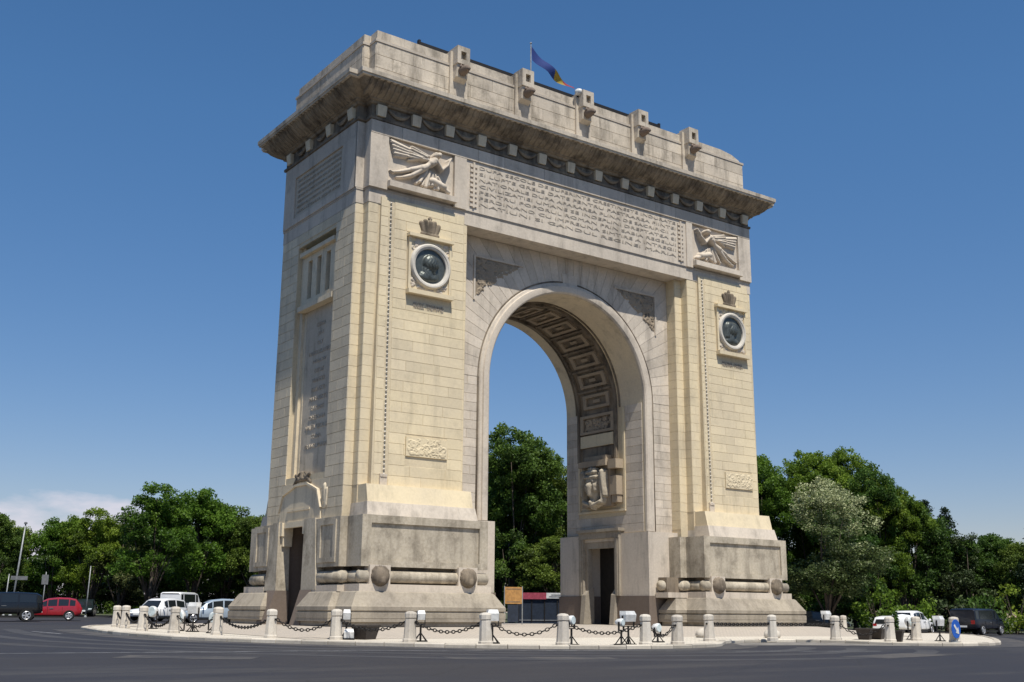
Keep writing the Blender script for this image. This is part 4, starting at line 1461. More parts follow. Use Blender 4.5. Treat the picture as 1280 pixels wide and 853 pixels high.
# ---------------- frieze, cornice
lv = [(.04, 22.32), (.16, 22.36), (.17, 22.48), (.07, 22.52), (.07, 23.08), (.18, 23.11), (.24, 23.2), (.34, 23.24), (.36, 23.30), (.6, 23.42), (.85, 23.60), (1.05, 23.83), (1.19, 23.84), (1.19, 23.925), (1.235, 23.935), (1.245, 24.13), (1.18, 24.17), (.1, 24.42), (-.4, 24.42)]
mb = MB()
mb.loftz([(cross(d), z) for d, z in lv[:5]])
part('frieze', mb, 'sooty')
frz = arch.children[-1]
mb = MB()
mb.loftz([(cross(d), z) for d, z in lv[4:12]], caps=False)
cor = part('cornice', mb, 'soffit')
mb = MB()
mb.loftz([(cross(d), z) for d, z in lv[11:]])
part('cornice_fascia', mb, 'parapet', cor)


def on_faces(step, cb):
    """call cb(point, tangent, normal) along the front and left faces of the cross plan"""
    n = round(24.0 / step)
    for k in range(n + 1):
        x = -12.0 + 24.0 * k / n
        cb((x, AF, 0), X, NY)
    n2 = round(6.6 / step)
    for k in range(n2 + 1):
        y = -3.75 + 6.6 * k / n2
        cb((AX, y, 0), Y, NX)


def fblock(p, T, Nn):
    mb_ = MB()
    c0 = Vector(p); T = Vector(T); Nn = Vector(Nn)
    q = []
    for z, hw, d in ((22.54, .21, .22), (22.95, .235, .28), (23.06, .235, .28)):
        q.append((z, hw, d))
    v = []
    for z, hw, d in q:
        v += [c0 - T * hw + Vector((0, 0, z)), c0 + T * hw + Vector((0, 0, z)), c0 + T * hw + Nn * d + Vector((0, 0, z)), c0 - T * hw + Nn * d + Vector((0, 0, z))]
    f = [(0, 1, 2, 3), (11, 10, 9, 8)]
    for a in (0, 4):
        for i in range(4):
            j = (i + 1) % 4
            f.append((a + i, a + j, a + 4 + j, a + 4 + i))
    mb_.add(v, f)
    mb_.build('frieze_block', 'side', frz)


def gar(p, T, Nn):
    mb_ = MB()
    c0 = Vector(p) + Vector(T) * .955; T = Vector(T); Nn = Vector(Nn)
    pts_ = []
    for k in range(9):
        t = k / 8 * 2 - 1
        pts_.append(c0 + T * (t * .56) + Nn * .12 + Vector((0, 0, 22.98 - .26 * (1 - t * t))))
    mb_.tube(pts_, [.05, .07, .09, .11, .12, .11, .09, .07, .05], 6)
    mb_.lathe([(.13, 0), (.09, .12)], tuple(c0 + Nn * .08 + Vector((0, 0, 22.93))), 8, 'Y' if abs(Nn.y) > .5 else 'X')
    mb_.build('frieze_garland', 'soffit', frz)


on_faces(1.905, fblock)
n = round(24.0 / 1.905)
for k in range(n):
    gar((-12.0 + 24.0 * k / n, AF, 0), X, NY)
n2 = round(6.6 / 1.905)
for k in range(n2):
    gar((AX, -3.75 + 6.6 * k / n2, 0), Y, NX)
# fluted soffit
fl = MB()
prof = [(.36, 23.28), (.6, 23.40), (.85, 23.58), (1.04, 23.80), (1.12, 23.84)]


def flute(p, T, Nn):
    c0 = Vector(p); T = Vector(T); Nn = Vector(Nn)
    v = []
    for d, z in prof:
        v += [c0 + Nn * d - T * .085 + Vector((0, 0, z + .03)), c0 + Nn * (d + .025) - T * .045 + Vector((0, 0, z - .02)), c0 + Nn * (d + .025) + T * .045 + Vector((0, 0, z - .02)), c0 + Nn * d + T * .085 + Vector((0, 0, z + .03))]
    f = []
    for a in range(0, 4 * (len(prof) - 1), 4):
        for i in range(3):
            f.append((a + i, a + i + 1, a + 5 + i, a + 4 + i))
    fl.add(v, f)


for k in range(80):
    flute((-13.0 + 26.0 * k / 79, AF, 0), X, NY)
for k in range(27):
    flute((AX, -4.4 + 8.2 * k / 26, 0), Y, NX)
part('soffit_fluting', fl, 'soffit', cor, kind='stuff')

# ---------------- parapet
PA = (-12.60, 12.55, -4.0, 3.2)
PB = (-12.25, 12.30, -4.62, 3.75)
mb = MB()
mb.prism(cross(0, PA, PB), 24.3, 26.36)
mb.prism(cross(.07, PA, PB), 26.36, 26.48)
par = part('parapet', mb, 'pale_core')
wall_blocks((-12.25, -4.62, 24.42), X, Z, NY, 24.55, 1.94, .65, 2.3, par, 'parapet', 101, d=.035)
wall_blocks((-12.60, 3.2, 24.42), (0, -1, 0), Z, NX, 7.2, 1.94, .65, 1.9, par, 'parapet', 102, d=.035)
wall_blocks((-12.60, -4.0, 24.42), X, Z, NY, .34, 1.94, .65, 1.9, par, 'parapet', 103, d=.035)
wall_blocks((-12.25, -4.0, 24.42), (0, -1, 0), Z, NX, .62, 1.94, .65, 1.9, par, 'parapet', 104, d=.035)
mb = MB()
mb.extrude([(-12.2, -4.57, 26.48), (12.2, -4.57, 26.48), (12.1, -4.57, 26.62), (11.5, -4.57, 26.84), (10.6, -4.57, 26.95), (-12.2, -4.57, 26.98)], (0, 8.2, 0))
mb.box(-12.55, 11.9, -3.95, 3.1, 26.48, 26.93)
cap = part('parapet_coping', mb, 'parapet', par)
cap['label'] = 'low top course of the parapet, worn down at its right end'
for bx_ in (-7.78, -3.88, .07, 3.95, 7.78):
    mb = MB()
    yw = -4.62
    mb.box(bx_ - .5, bx_ + .5, yw - .16, yw + .3, 24.42, 27.1)
    mb.box(bx_ - .36, bx_ - .15, yw - .58, yw + .2, 26.35, 27.28); mb.box(bx_ + .15, bx_ + .36, yw - .58, yw + .2, 26.35, 27.28)
    mb.box(bx_ - .15, bx_ + .15, yw - .58, yw + .2, 27.02, 27.28); mb.box(bx_ - .15, bx_ + .15, yw - .58, yw + .2, 26.35, 26.6)
    mb.box(bx_ - .15, bx_ + .15, yw - .35, yw + .2, 26.6, 27.02)
    mb.extrude([(bx_ - .33, yw - .52, 26.35), (bx_ - .33, yw - .1, 26.35), (bx_ - .33, yw - .1, 25.5), (bx_ - .33, yw - .42, 25.7)], (.66, 0, 0))
    br = mb.build('parapet_bracket', 'parapet', par)
    mb = MB()
    mb.lathe([(.05, -.62), (.15, -.55), (.21, -.40), (.24, -.2), (.25, 0)], (bx_, yw - .38, 26.02), 10, 'Y')
    mb.lathe([(.09, -.1), (.07, 0), (.02, .08)], (bx_ - .17, yw - .62, 26.2), 6, 'Z'); mb.lathe([(.09, -.1), (.07, 0), (.02, .08)], (bx_ + .17, yw - .62, 26.2), 6, 'Z')
    mb.lathe([(.10, -.16), (.12, 0)], (bx_, yw - .90, 25.96), 8, 'Y')
    mb.build('lion_head', 'brown', br, smooth=True)

# things standing on the roof
mb = MB()
mb.box(-9.75, 6.0, -4.34, -4.14, 27.08, 27.30)
for q in range(12):
    x = -9.6 + q * 1.405
    mb.box(x - .04, x + .04, -4.28, -4.18, 26.95, 27.1)
rail = mb.build('roof_rail', 'iron', None)
tag(rail, 'thin black rail along the top of the arch parapet', 'rail')
for xx in (-9.75, 6.0):
    mb = MB(); mb.box(xx - .06, xx + .06, -4.31, -4.15, 26.98, 27.42)
    mb.build('end_post', 'iron', rail)

fl_root = tag(empty('flag', (-.6, -1.0, 26.93)), 'blue, yellow and red flag drooping from a pole on top of the arch', 'flag')
mb = MB(); mb.tube([(0, 0, 0), (0, 0, 4.72)], [.045, .03], 8); mb.lathe([(.02, 0), (.07, .06), (.02, .13)], (0, 0, 4.7), 8)
mb.build('flagpole', 'steel', fl_root)
for bi, (mname, nm) in enumerate((('blue_flag', 'blue_stripe'), ('yellow_flag', 'yellow_stripe'), ('red_flag', 'red_stripe'))):
    nu, nvv = 9, 8
    v = []; f = []
    for a in range(nu):
        e0, e1 = ((0, .56), (.56, .82), (.82, 1))[bi]       # the fly end hangs in tighter folds
        t = e0 + (e1 - e0) * a / (nu - 1)
        for b in range(nvv):
            w_ = b / (nvv - 1)
            droop = .66 * (1 - t) ** 0.9 + .22
            zt = 4.62 - 1.72 * t - .28 * math.sin(t * PI) * .4
            x = 2.75 * t + .10 * w_
            z = zt - droop * w_
            y = .16 * math.sin(t * 9 + w_ * 2.2) * min(1, t * 3) - .2 * t
            v.append((x, y, z))
    for a in range(nu - 1):
        for b in range(nvv - 1):
            f.append((a * nvv + b, (a + 1) * nvv + b, (a + 1) * nvv + b + 1, a * nvv + b + 1))
    mb = MB(); mb.add(v, f)
    mb.build(nm, mname, fl_root, smooth=True, recalc=False)
lamp = tag(empty('roof_floodlight', (.0 - .35, -4.75, 27.1)), 'small white floodlight beside the middle bracket of the parapet', 'floodlight')
mb = MB(); mb.lathe([(.12, -.18), (.2, 0), (.2, .1), (.14, .16)], (0, -.15, .12), 10, 'Y')
mb.build('lamp_head', 'white_paint', lamp, smooth=True)
mb = MB(); mb.box(-.05, .05, -.1, .3, -.12, .02)
mb.build('lamp_arm', 'iron', lamp)

# ================================================================== bollards and chains
def ground_z(x, y):
    return gz(x, y) + 0.10


proto = empty('stone_bollard')
mb = MB()
mb.lathe([(.25, -.03), (.25, .10), (.225, .12), (.19, .80), (.17, .82)], n=8, phase=PI / 8)
mb.build('shaft', 'concrete', proto)
mb = MB()
mb.lathe([(.185, .83), (.205, .86), (.205, 1.0), (.17, 1.06), (.06, 1.085)], n=8, phase=PI / 8)
mb.build('cap', 'concrete', proto)
mb = MB()
for s in (-1, 1):
    mb.lathe([(.045, 0), (.03, s * .05)], (s * .195, 0, .70), 8, 'X')
mb.build('chain_ring', 'iron', proto)
BOL = [  # x, y, label
    (-17.9, 8.4, 'rearmost stone bollard at the left tip of the island'),
    (-18.35, 5.6, 'second stone bollard from the left tip, overlapping the rearmost one'),
    (-18.99, 1.14, 'stone bollard in front of the round pale floodlight by the white estate car'),
    (-18.96, -2.56, 'stone bollard in front of the rear of the white estate car'),
    (-18.11, -4.87, 'stone bollard in front of the silver car'),
    (-17.73, -8.9, 'stone bollard in front of the side doorway of the arch'),
    (-16.23, -10.93, 'stone bollard with white floodlight box and dark planter beside it'),
    (-14.92, -13.66, 'stone bollard with a slim white floodlight just right of it, before the left pier'),
    (-13.64, -16.22, 'stone bollard framed by a white lamp, before the left pier right end'),
    (-11.6, -17.6, 'stone bollard before the arch opening with a small white lamp head behind'),
    (-8.54, -18.14, 'stone bollard beside the big white floodlight on dark legs'),
    (-6.75, -17.79, 'stone bollard at the right end of the short slack chain'),
    (-2.59, -15.24, 'stone bollard before the left part of the right pier'),
    (1.25, -15.0, 'stone bollard before the middle of the right pier'),
    (4.45, -15.59, 'stone bollard just right of the right pier, before the dark shrubs'),
    (5.15, -17.73, 'stone bollard between the two dark planters on the right'),
    (8.55, -16.6, 'stone bollard standing among the right hand floodlights'),
    (23.5, -1.2, 'distant stone bollard seen between the trees behind the long dark planter'),
    (7.5, -19.1, 'stone bollard behind the blue arrow sign'),
]
ring = []
for i, (x, y, lab) in enumerate(BOL):
    o = proto if i == 0 else copy_tree(proto)
    o.location = (x, y, ground_z(x, y))
    o.scale = (.95, .95, .925 + rng.uniform(-.02, .02))
    ring.append((x, y))
    nx = BOL[min(i + 1, len(BOL) - 1)]; pv = BOL[max(i - 1, 0)]
    o.rotation_euler = (rng.uniform(-.022, .022), rng.uniform(-.022, .022), math.atan2(nx[1] - pv[1], nx[0] - pv[0]) if i < 14 else 0.3)
    tag(o, lab, 'bollard', 'stone bollards round the arch')


def link_mesh(mbb, c, t, up, L=.15, W=.095, r=.019):
    t = Vector(t).normalized(); up = Vector(up).normalized()
    pts_ = []
    for k in range(8):
        a = 2 * PI * k / 8
        pts_.append(Vector(c) + t * (math.cos(a) * L * .5) + up * (math.sin(a) * W * .5))
    mbb.tube(pts_, r, 4, closed=True)


CH = [(0, 1, .25), (1, 2, .35), (2, 3, .42), (3, 4, .38), (4, 5, .34), (5, 6, .36), (6, 7, .30), (7, 8, .30), (8, 9, .33), (9, 10, .27), (10, 11, .36), (12, 13, .03), (13, 14, .03), (14, 15, .40)]
for a, b, sag in CH:
    A = Vector((*ring[a], ground_z(*ring[a]) + .65)); B = Vector((*ring[b], ground_z(*ring[b]) + .65))
    d2 = (B - A).to_2d().normalized()
    A += Vector((d2.x, d2.y, 0)) * .2; B -= Vector((d2.x, d2.y, 0)) * .2
    Lc = (B - A).length
    n = max(8, int(Lc * 1.08 / .125))
    mb = MB()
    prev = None
    for k in range(n + 1):
        t = k / n
        p = A.lerp(B, t); p.z -= sag * 4 * t * (1 - t)
        if prev is not None:
            c = (p + prev) / 2; tt = (p - prev).normalized()
            side = tt.cross(Vector((0, 0, 1))).normalized()
            upv = side.cross(tt)
            link_mesh(mb, c, tt, upv if k % 2 else side)
        prev = p
    o = mb.build('iron_chain', 'iron', None, smooth=True)
    nm = {(0, 1): 'short black iron chain hanging at the left tip of the island', (1, 2): 'black iron chain between the left tip pair and the next bollard', (2, 3): 'black iron chain sagging in front of the white estate car', (3, 4): 'black iron chain sagging left of the silver car',
          (4, 5): 'black iron chain before the rear half of the arch flank', (5, 6): 'black iron chain before the side doorway of the arch', (6, 7): 'black iron chain from the first dark planter to the bollard before the left pier', (7, 8): 'black iron chain before the right part of the left pier',
          (8, 9): 'black iron chain before the ochre board in the arch opening', (9, 10): 'black iron chain before the doorway of the right pier', (10, 11): 'short slack black chain between two close bollards left of the right pier', (12, 13): 'taut chain line before the left half of the right pier front',
          (13, 14): 'taut chain line at the right end of the right pier', (14, 15): 'black chain dropping towards the long dark planter on the right'}[(a, b)]
    tag(o, nm, 'chain', 'chains hung between the bollards')


# ================================================================== floodlights, planters, boards
def floodlight(x, y, rz, w, h, z, lab, style='box'):
    w *= .88; h *= .9
    r = empty('floodlight', (x, y, ground_z(x, y)), rz)
    tag(r, lab, 'floodlight', 'floodlights aimed at the arch')
    mb = MB()
    if style == 'round':
        mb.lathe([(w * .2, .22), (w * .42, .14), (w * .5, 0), (w * .5, -.06)], (0, 0, z), 18, 'Y')
        mb.build('lamp_head', 'white_paint', r, smooth=True)
        mb = MB(); mb.lathe([(w * .44, -.075), (w * .4, -.09)], (0, 0, z), 18, 'Y')
        mb.build('lamp_glass', 'lamp_glass', r)
    else:
        mb.loftz([([(-w / 2, -.12), (w / 2, -.12), (w / 2, .10), (-w / 2, .10)], z - h / 2), ([(-w / 2, -.16), (w / 2, -.16), (w / 2, .16), (-w / 2, .16)], z + h * .15), ([(-w * .42, -.10), (w * .42, -.10), (w * .42, .2), (-w * .42, .2)], z + h / 2)])
        mb.build('lamp_head', 'white_paint', r)
        mb = MB(); mb.box(-w * .42, w * .42, .165, .18, z - h * .3, z + h * .3)
        mb.build('lamp_glass', 'lamp_glass', r)
    mb = MB()
    mb.box(-w / 2 - .03, -w / 2 - .005, -.03, .03, max(.05, z - h * .9), z + .02); mb.box(w / 2 + .005, w / 2 + .03, -.03, .03, max(.05, z - h * .9), z + .02)
    mb.box(-w / 2 - .03, w / 2 + .03, -.03, .03, max(.03, z - h * .9 - .03), max(.05, z - h * .9))
    mb.build('bracket', 'iron', r)
    mb = MB()
    if z > .45:
        mb.tube([(0, 0, 0), (0, 0, max(.05, z - h * .9))], .035, 8)
        mb.box(-.22, .22, -.16, .16, -.02, .04)
        for sx_ in (-1, 1):
            mb.tube([(0, 0, .3), (sx_ * .22, -.12, 0)], .018, 6); mb.tube([(0, 0, .3), (sx_ * .22, .12, 0)], .018, 6)
    else:
        mb.box(-.2, .2, -.15, .15, -.02, .05)
    mb.build('stand', 'iron', r)
    return r


FL = [(-15.75, -10.75, -.5, .29, .38, .84, 'white box floodlight head just right of the bollard with the first planter', 'box'),
      (-15.85, -11.15, -.5, .38, .34, .21, 'low white twin lens floodlight on the ground beside the first dark planter', 'box'),
      (-14.35, -13.4, -.4, .28, .34, .86, 'slim white floodlight right of the bollard before the left pier', 'box'),
      (-12.95, -15.6, -.4, .42, .40, .90, 'white floodlight hidden behind the bollard at the end of the left pier', 'box'),
      (-11.25, -17.6, .3, .34, .30, .78, 'small white lamp head leaning right behind the bollard before the opening', 'round'),
      (-8.95, -17.75, .0, .52, .38, .92, 'big pale floodlight on dark legs before the right pier doorway', 'box'),
      (-9.35, -17.85, .3, .30, .30, .72, 'round white lamp on the left of the big pale floodlight', 'round'),
      (-5.9, -15.9, .2, .38, .34, .50, 'low round white floodlight behind the short slack chain', 'round'),
      (14.9, -6.8, .2, .62, .50, 1.0, 'white box floodlight on a stand at the right corner of the arch base', 'box'),
      (-17.6, 4.2, -1.1, .55, .6, .75, 'round pale floodlight near the left tip of the island', 'round'),
      (-17.7, 0.6, -1.1, .78, .9, .58, 'large round white floodlight in front of the white estate car', 'round'),
      (-17.6, -.9, -1.0, .5, .5, .95, 'small white lamp above the large round floodlight by the estate car', 'box'),
      (-17.5, -2.9, -1.0, .5, .55, .6, 'pale round floodlight left of the silver car', 'round'),
      (9.75, -15.5, .2, .55, .5, .78, 'round white floodlight left of the blue arrow sign', 'round'),
      (8.75, -17.6, .2, .52, .46, .84, 'square white floodlight next to the blue arrow sign', 'box'),
      (7.3, -16.4, .3, .5, .5, .75, 'round white floodlight right of the green plant in the planter', 'round')]
for a in FL:
    floodlight(*a)


def planter(x, y, rz, w, d, h, lab):
    r = empty('planter', (x, y, ground_z(x, y)), rz)
    tag(r, lab, 'planter', 'dark planters on the island')
    mb = MB()
    mb.loftz([([(-w * .36, -d * .36), (w * .36, -d * .36), (w * .36, d * .36), (-w * .36, d * .36)], 0), ([(-w / 2, -d / 2), (w / 2, -d / 2), (w / 2, d / 2), (-w / 2, d / 2)], h), ([(-w / 2 - .03, -d / 2 - .03), (w / 2 + .03, -d / 2 - .03), (w / 2 + .03, d / 2 + .03), (-w / 2 - .03, d / 2 + .03)], h + .01), ([(-w / 2 - .03, -d / 2 - .03), (w / 2 + .03, -d / 2 - .03), (w / 2 + .03, d / 2 + .03), (-w / 2 - .03, d / 2 + .03)], h + .06)])
    mb.build('trough', 'soil', r)
    mb = MB()
    for s in (-1, 1):
        mb.box(s * w * .28 - .05, s * w * .28 + .05, -d * .3, d * .3, -.06, .0)
    mb.build('foot', 'iron', r)
    return r


planter(-15.1, -10.95, .55, .95, .6, .42, 'dark trapezoid planter beside the low twin lens floodlight')
planter(6.9, -15.2, .5, 1.0, .6, .42, 'dark planter right of the bollard before the shrubs')
planter(8.3, -14.8, .5, 1.5, .6, .40, 'long dark planter just behind the other one before the shrubs')
pl_ = planter(5.75, -17.6, .5, .72, .55, .40, 'dark planter holding the tall green plant, beside a bollard')
# tall narrow plant in the planter
pt = tag(empty('potted_plant', (5.75, -17.6, ground_z(5.75, -17.6) + .40)), 'narrow dark green columnar plant in the planter right of a bollard', 'plant')
mb = MB(); mb.tube([(0, 0, 0), (0, 0, .65)], .03, 6)
mb.build('stem', 'bark', pt)
v = []; f = []; tn = []
mb = MB()
for k in range(420):
    a = rng.uniform(0, 2 * PI); z = rng.uniform(.02, .78); r = .14 * math.sqrt(rng.random()) * (1.05 - .5 * (z / .78) ** 3)
    p = Vector((r * math.cos(a), r * math.sin(a), z))
    d1 = Vector((rng.uniform(-1, 1), rng.uniform(-1, 1), rng.uniform(-.2, 1))).normalized() * .05
    d2 = d1.cross(Vector((rng.uniform(-1, 1), rng.uniform(-1, 1), rng.uniform(-1, 1)))).normalized() * .025
    mb.add([p - d1, p + d2, p + d1, p - d2], [(0, 1, 2, 3)], rng.random())
mb.build('leaves', 'leaf_dark', pt, recalc=False)

# blue round arrow sign leaning on the bollard
sg = tag(empty('arrow_sign', (7.22, -19.36, ground_z(7.22, -19.36)), .12), 'blue round sign with a white arrow standing at the right end of the island', 'sign')
mb = MB(); mb.lathe([(.37, 0), (.37, -.02)], (0, 0, .55), 28, 'Y')
mb.build('sign_disc', 'blue_sign', sg)
mb = MB()
mb.extrude([(-.20, -.026, .66), (.00, -.026, .46), (-.07, -.026, .40), (.20, -.026, .34), (.16, -.026, .62), (.08, -.026, .54), (-.12, -.026, .74)], (0, -.006, 0))
mb.build('white_arrow', 'white_paint', sg)
mb = MB(); mb.box(-.25, .25, .0, .08, -.02, .05); mb.tube([(0, .03, 0), (0, .03, .9)], .03, 8)
mb.build('sign_post', 'steel', sg)

# loose stones lying on the ground by the right pier
for (x, y, s_, lab) in ((1.0, -11.4, .42, 'pale rounded stone lying before the right pier plinth'), (4.2, -12.4, .40, 'pale rounded stone lying near the right corner of the right pier plinth')):
    mb = MB()
    mb.lathe([(s_ * .8, -.05), (s_, s_ * .2), (s_ * .85, s_ * .6), (s_ * .45, s_ * .85), (.03, s_ * .9)], n=9)
    mb.v = [(p[0] * rng.uniform(.9, 1.1), p[1] * rng.uniform(.8, 1.1), p[2]) for p in mb.v]
    o = mb.build('stone_lump', 'concrete', None, smooth=True, loc=(x, y, ground_z(x, y) + .02))
    tag(o, lab, 'stone')

# notice board with two posts, seen through the opening
nb = tag(empty('notice_board', (-.3, .7, -.02), -.45), 'ochre notice board on two thin posts seen through the arch opening', 'board')
mb = MB(); mb.box(-.44, .44, -.03, .03, 1.02, 1.86)
mb.build('board', 'orange_board', nb)
mb = MB(); mb.box(-.30, .26, -.025, .02, .12, .98)
mb.build('poster', 'poster', nb)
for s in (-1, 1):
    mb = MB(); mb.tube([(s * .46, 0, -.35), (s * .46, 0, 1.9)], .03, 8)
    mb.build('post', 'steel', nb)
mb = MB()
mb.box(-.36, .36, -.036, -.03, 1.1, 1.14); mb.box(-.38, .38, -.036, -.03, 1.74, 1.78)
mb.build('board_batten', 'sooty', nb)

# dark kiosk with a crimson and white fascia beyond the arch
kx, ky = 14.9, 18.2
kz = gz(kx, ky) + .1
ks = tag(empty('kiosk', (kx, ky, kz), -.62), 'low dark kiosk with crimson and white fascia seen through the arch opening', 'kiosk')
ks.scale = (1.12, 1.12, 1.02)
mb = MB(); mb.box(-1.55, 1.75, .0, 1.6, -.05, 1.75); mb.build('wall', 'poster', ks)
mb = MB(); mb.box(-1.62, .28, -.12, 1.7, 1.72, 2.16); mb.build('crimson_fascia', 'crimson', ks)
mb = MB(); mb.box(.28, 1.8, -.12, 1.7, 1.78, 2.16); mb.build('white_fascia', 'white_paint', ks)
mb = MB(); mb.box(.45, 1.6, -.135, -.12, 1.88, 1.93); mb.box(.6, 1.3, -.135, -.12, 2.0, 2.05); mb.build('fascia_trim', 'grey_plastic', ks)
for q in range(4):
    mb = MB(); mb.box(-1.5 + q * .82, -1.44 + q * .82, -.05, .0, 0, 1.72); mb.build('upright', 'iron', ks)
mb = MB(); mb.box(-1.55, 1.75, -.03, .0, .25, .33); mb.build('rail', 'grey_plastic', ks)


# ================================================================== vehicles
def vehicle(name, x, y, heading, L, W, H, paint, lab, cat, style='hatch', lift=0.0, rim='rim'):
    r = empty(name, (x, y, gz(x, y) + 0.01), heading)
    tag(r, lab, cat)
    # stations along the car (0 = rear, 1 = nose): bottom, belt, roof, half width at belt, half width at roof
    bus = style == 'bus'
    if bus:
        style = 'van'
    if style == 'van':
        st = [(0.00, .30, .55, .95, .93, .86), (.015, .24, .56, .985, .97, .88), (.10, .22, .56, 1.0, 1.0, .9), (.62, .22, .55, 1.0, 1.0, .9), (.72, .22, .55, .97, 1.0, .88), (.86, .22, .53, .60, .98, .82), (.96, .22, .46, .49, .94, .9), (.995, .26, .38, .40, .86, .84), (1.0, .30, .35, .36, .8, .8)]
    elif style == 'suv':
        st = [(0.00, .34, .50, .60, .90, .80), (.02, .28, .58, .88, .95, .80), (.08, .26, .60, .97, .98, .82), (.30, .25, .60, 1.0, 1.0, .82), (.52, .25, .59, .99, 1.0, .81), (.62, .25, .58, .90, 1.0, .78), (.72, .25, .57, .60, .99, .8), (.92, .26, .52, .545, .95, .9), (.985, .28, .44, .46, .88, .86), (1.0, .33, .40, .41, .82, .8)]
    elif style == 'estate':
        st = [(0.00, .28, .45, .50, .88, .8), (.02, .22, .56, .82, .94, .76), (.07, .20, .57, .94, .97, .78), (.30, .19, .57, 1.0, 1.0, .79), (.50, .19, .56, .985, 1.0, .78), (.58, .19, .55, .92, 1.0, .76), (.72, .19, .53, .56, .99, .8), (.92, .20, .47, .50, .94, .9), (.985, .22, .38, .40, .86, .84), (1.0, .28, .34, .35, .8, .78)]
    else:
        st = [(0.00, .28, .48, .52, .88, .8), (.03, .22, .58, .72, .94, .74), (.10, .20, .60, .93, .97, .76), (.20, .19, .60, .985, .99, .78), (.38, .19, .59, 1.0, 1.0, .79), (.54, .19, .58, .95, 1.0, .77), (.62, .19, .57, .84, 1.0, .76), (.74, .19, .545, .57, .99, .8), (.92, .20, .47, .50, .94, .9), (.985, .22, .38, .40, .86, .84), (1.0, .28, .34, .35, .8, .78)]
    hw = W / 2
    sec = []
    for t, zb, zl, zr, wl, wr in st:
        xx = (t - .5) * L
        zb, zl, zr = zb * H, zl * H, zr * H
        zm = zb + (zl - zb) * .45
        zr = max(zr, zl + .012 * H)
        half = [(0, zb), (hw * wl * .86, zb), (hw * wl * .98, zb + .06 * H), (hw * wl, zm), (hw * wl * .965, zl), (hw * wr + (hw * wl * .95 - hw * wr) * .12, zr - .045 * H if zr - zl > .1 * H else zr - .006 * H), (hw * wr * .86, zr - .008 * H), (0, zr)]
        full = [(xx, p[0], p[1]) for p in half] + [(xx, -p[0], p[1]) for p in half[-2:0:-1]]
        sec.append(full)
    n = len(sec[0])
    body = MB()
    v = [p for s in sec for p in s]
    f = []
    for k in range(len(sec) - 1):
        for i in range(n):
            j = (i + 1) % n
            f.append((k * n + i, k * n + j, (k + 1) * n + j, (k + 1) * n + i))
    f.append(tuple(range(n))); f.append(tuple(range((len(sec) - 1) * n, len(sec) * n))[::-1])
    body.add(v, f)
    bo = body.build('body', paint, r, smooth=True)
    md = bo.modifiers.new('edge', 'EDGE_SPLIT'); md.split_angle = RAD(38)
    # windows: panels a few millimetres outside the upper body between belt and roof
    def panel(mbw, a, b, s, lo=.12, hi=.9, ta=.06, tb=.94):
        i0, i1 = (4, 5) if s > 0 else (n - 4, n - 5)
        A0, A1 = Vector(sec[a][i0]), Vector(sec[a][i1]); B0, B1 = Vector(sec[b][i0]), Vector(sec[b][i1])
        q = []
        for t, u in ((ta, lo), (tb, lo), (tb, hi), (ta, hi)):
            pl0 = A0.lerp(B0, t); pl1 = A1.lerp(B1, t)
            p = pl0.lerp(pl1, u)
            q.append(p + Vector((0, s * .012, .004)))
        mbw.add(q, [(0, 1, 2, 3)])
    tall = [k for k in range(len(st)) if (st[k][3] - st[k][2]) > .22]
    for s in (-1, 1):
        for a, b in zip(tall[:-1], tall[1:]):
            if style == 'van' and b <= 1 and not bus:
                continue
            if st[b][0] - st[a][0] < .03:
                continue
            mbw = MB(); panel(mbw, a, b, s)
            mbw.build('side_window', 'car_glass', r)
    # windscreen and rear window
    def cross_panel(a, b, out, nm, inset_=.1):
        P0l, P0r = Vector(sec[a][6]), Vector(sec[a][n - 6]); P1l, P1r = Vector(sec[b][5]), Vector(sec[b][n - 5])
        q = []
        for t in (.08, .9):
            l_, r_ = P0l.lerp(P1l, t), P0r.lerp(P1r, t)
            q.append((l_, r_))
        o_ = Vector((out * .015, 0, .014))
        mbw = MB(); mbw.add([q[0][0].lerp(q[0][1], .04) + o_, q[0][1].lerp(q[0][0], .04) + o_, q[1][1].lerp(q[1][0], .02) + o_, q[1][0].lerp(q[1][1], .02) + o_], [(0, 1, 2, 3)])
        mbw.build(nm, 'car_glass', r)
    last = tall[-1]
    cross_panel(last, last + 1, 1, 'windscreen')
    cross_panel(tall[0], max(0, tall[0] - 1), -1, 'rear_window')
    # wheels
    wr_ = .205 * H if style not in ('suv', 'van') else .205 * H
    wr_ = min(.37, max(.30, wr_))
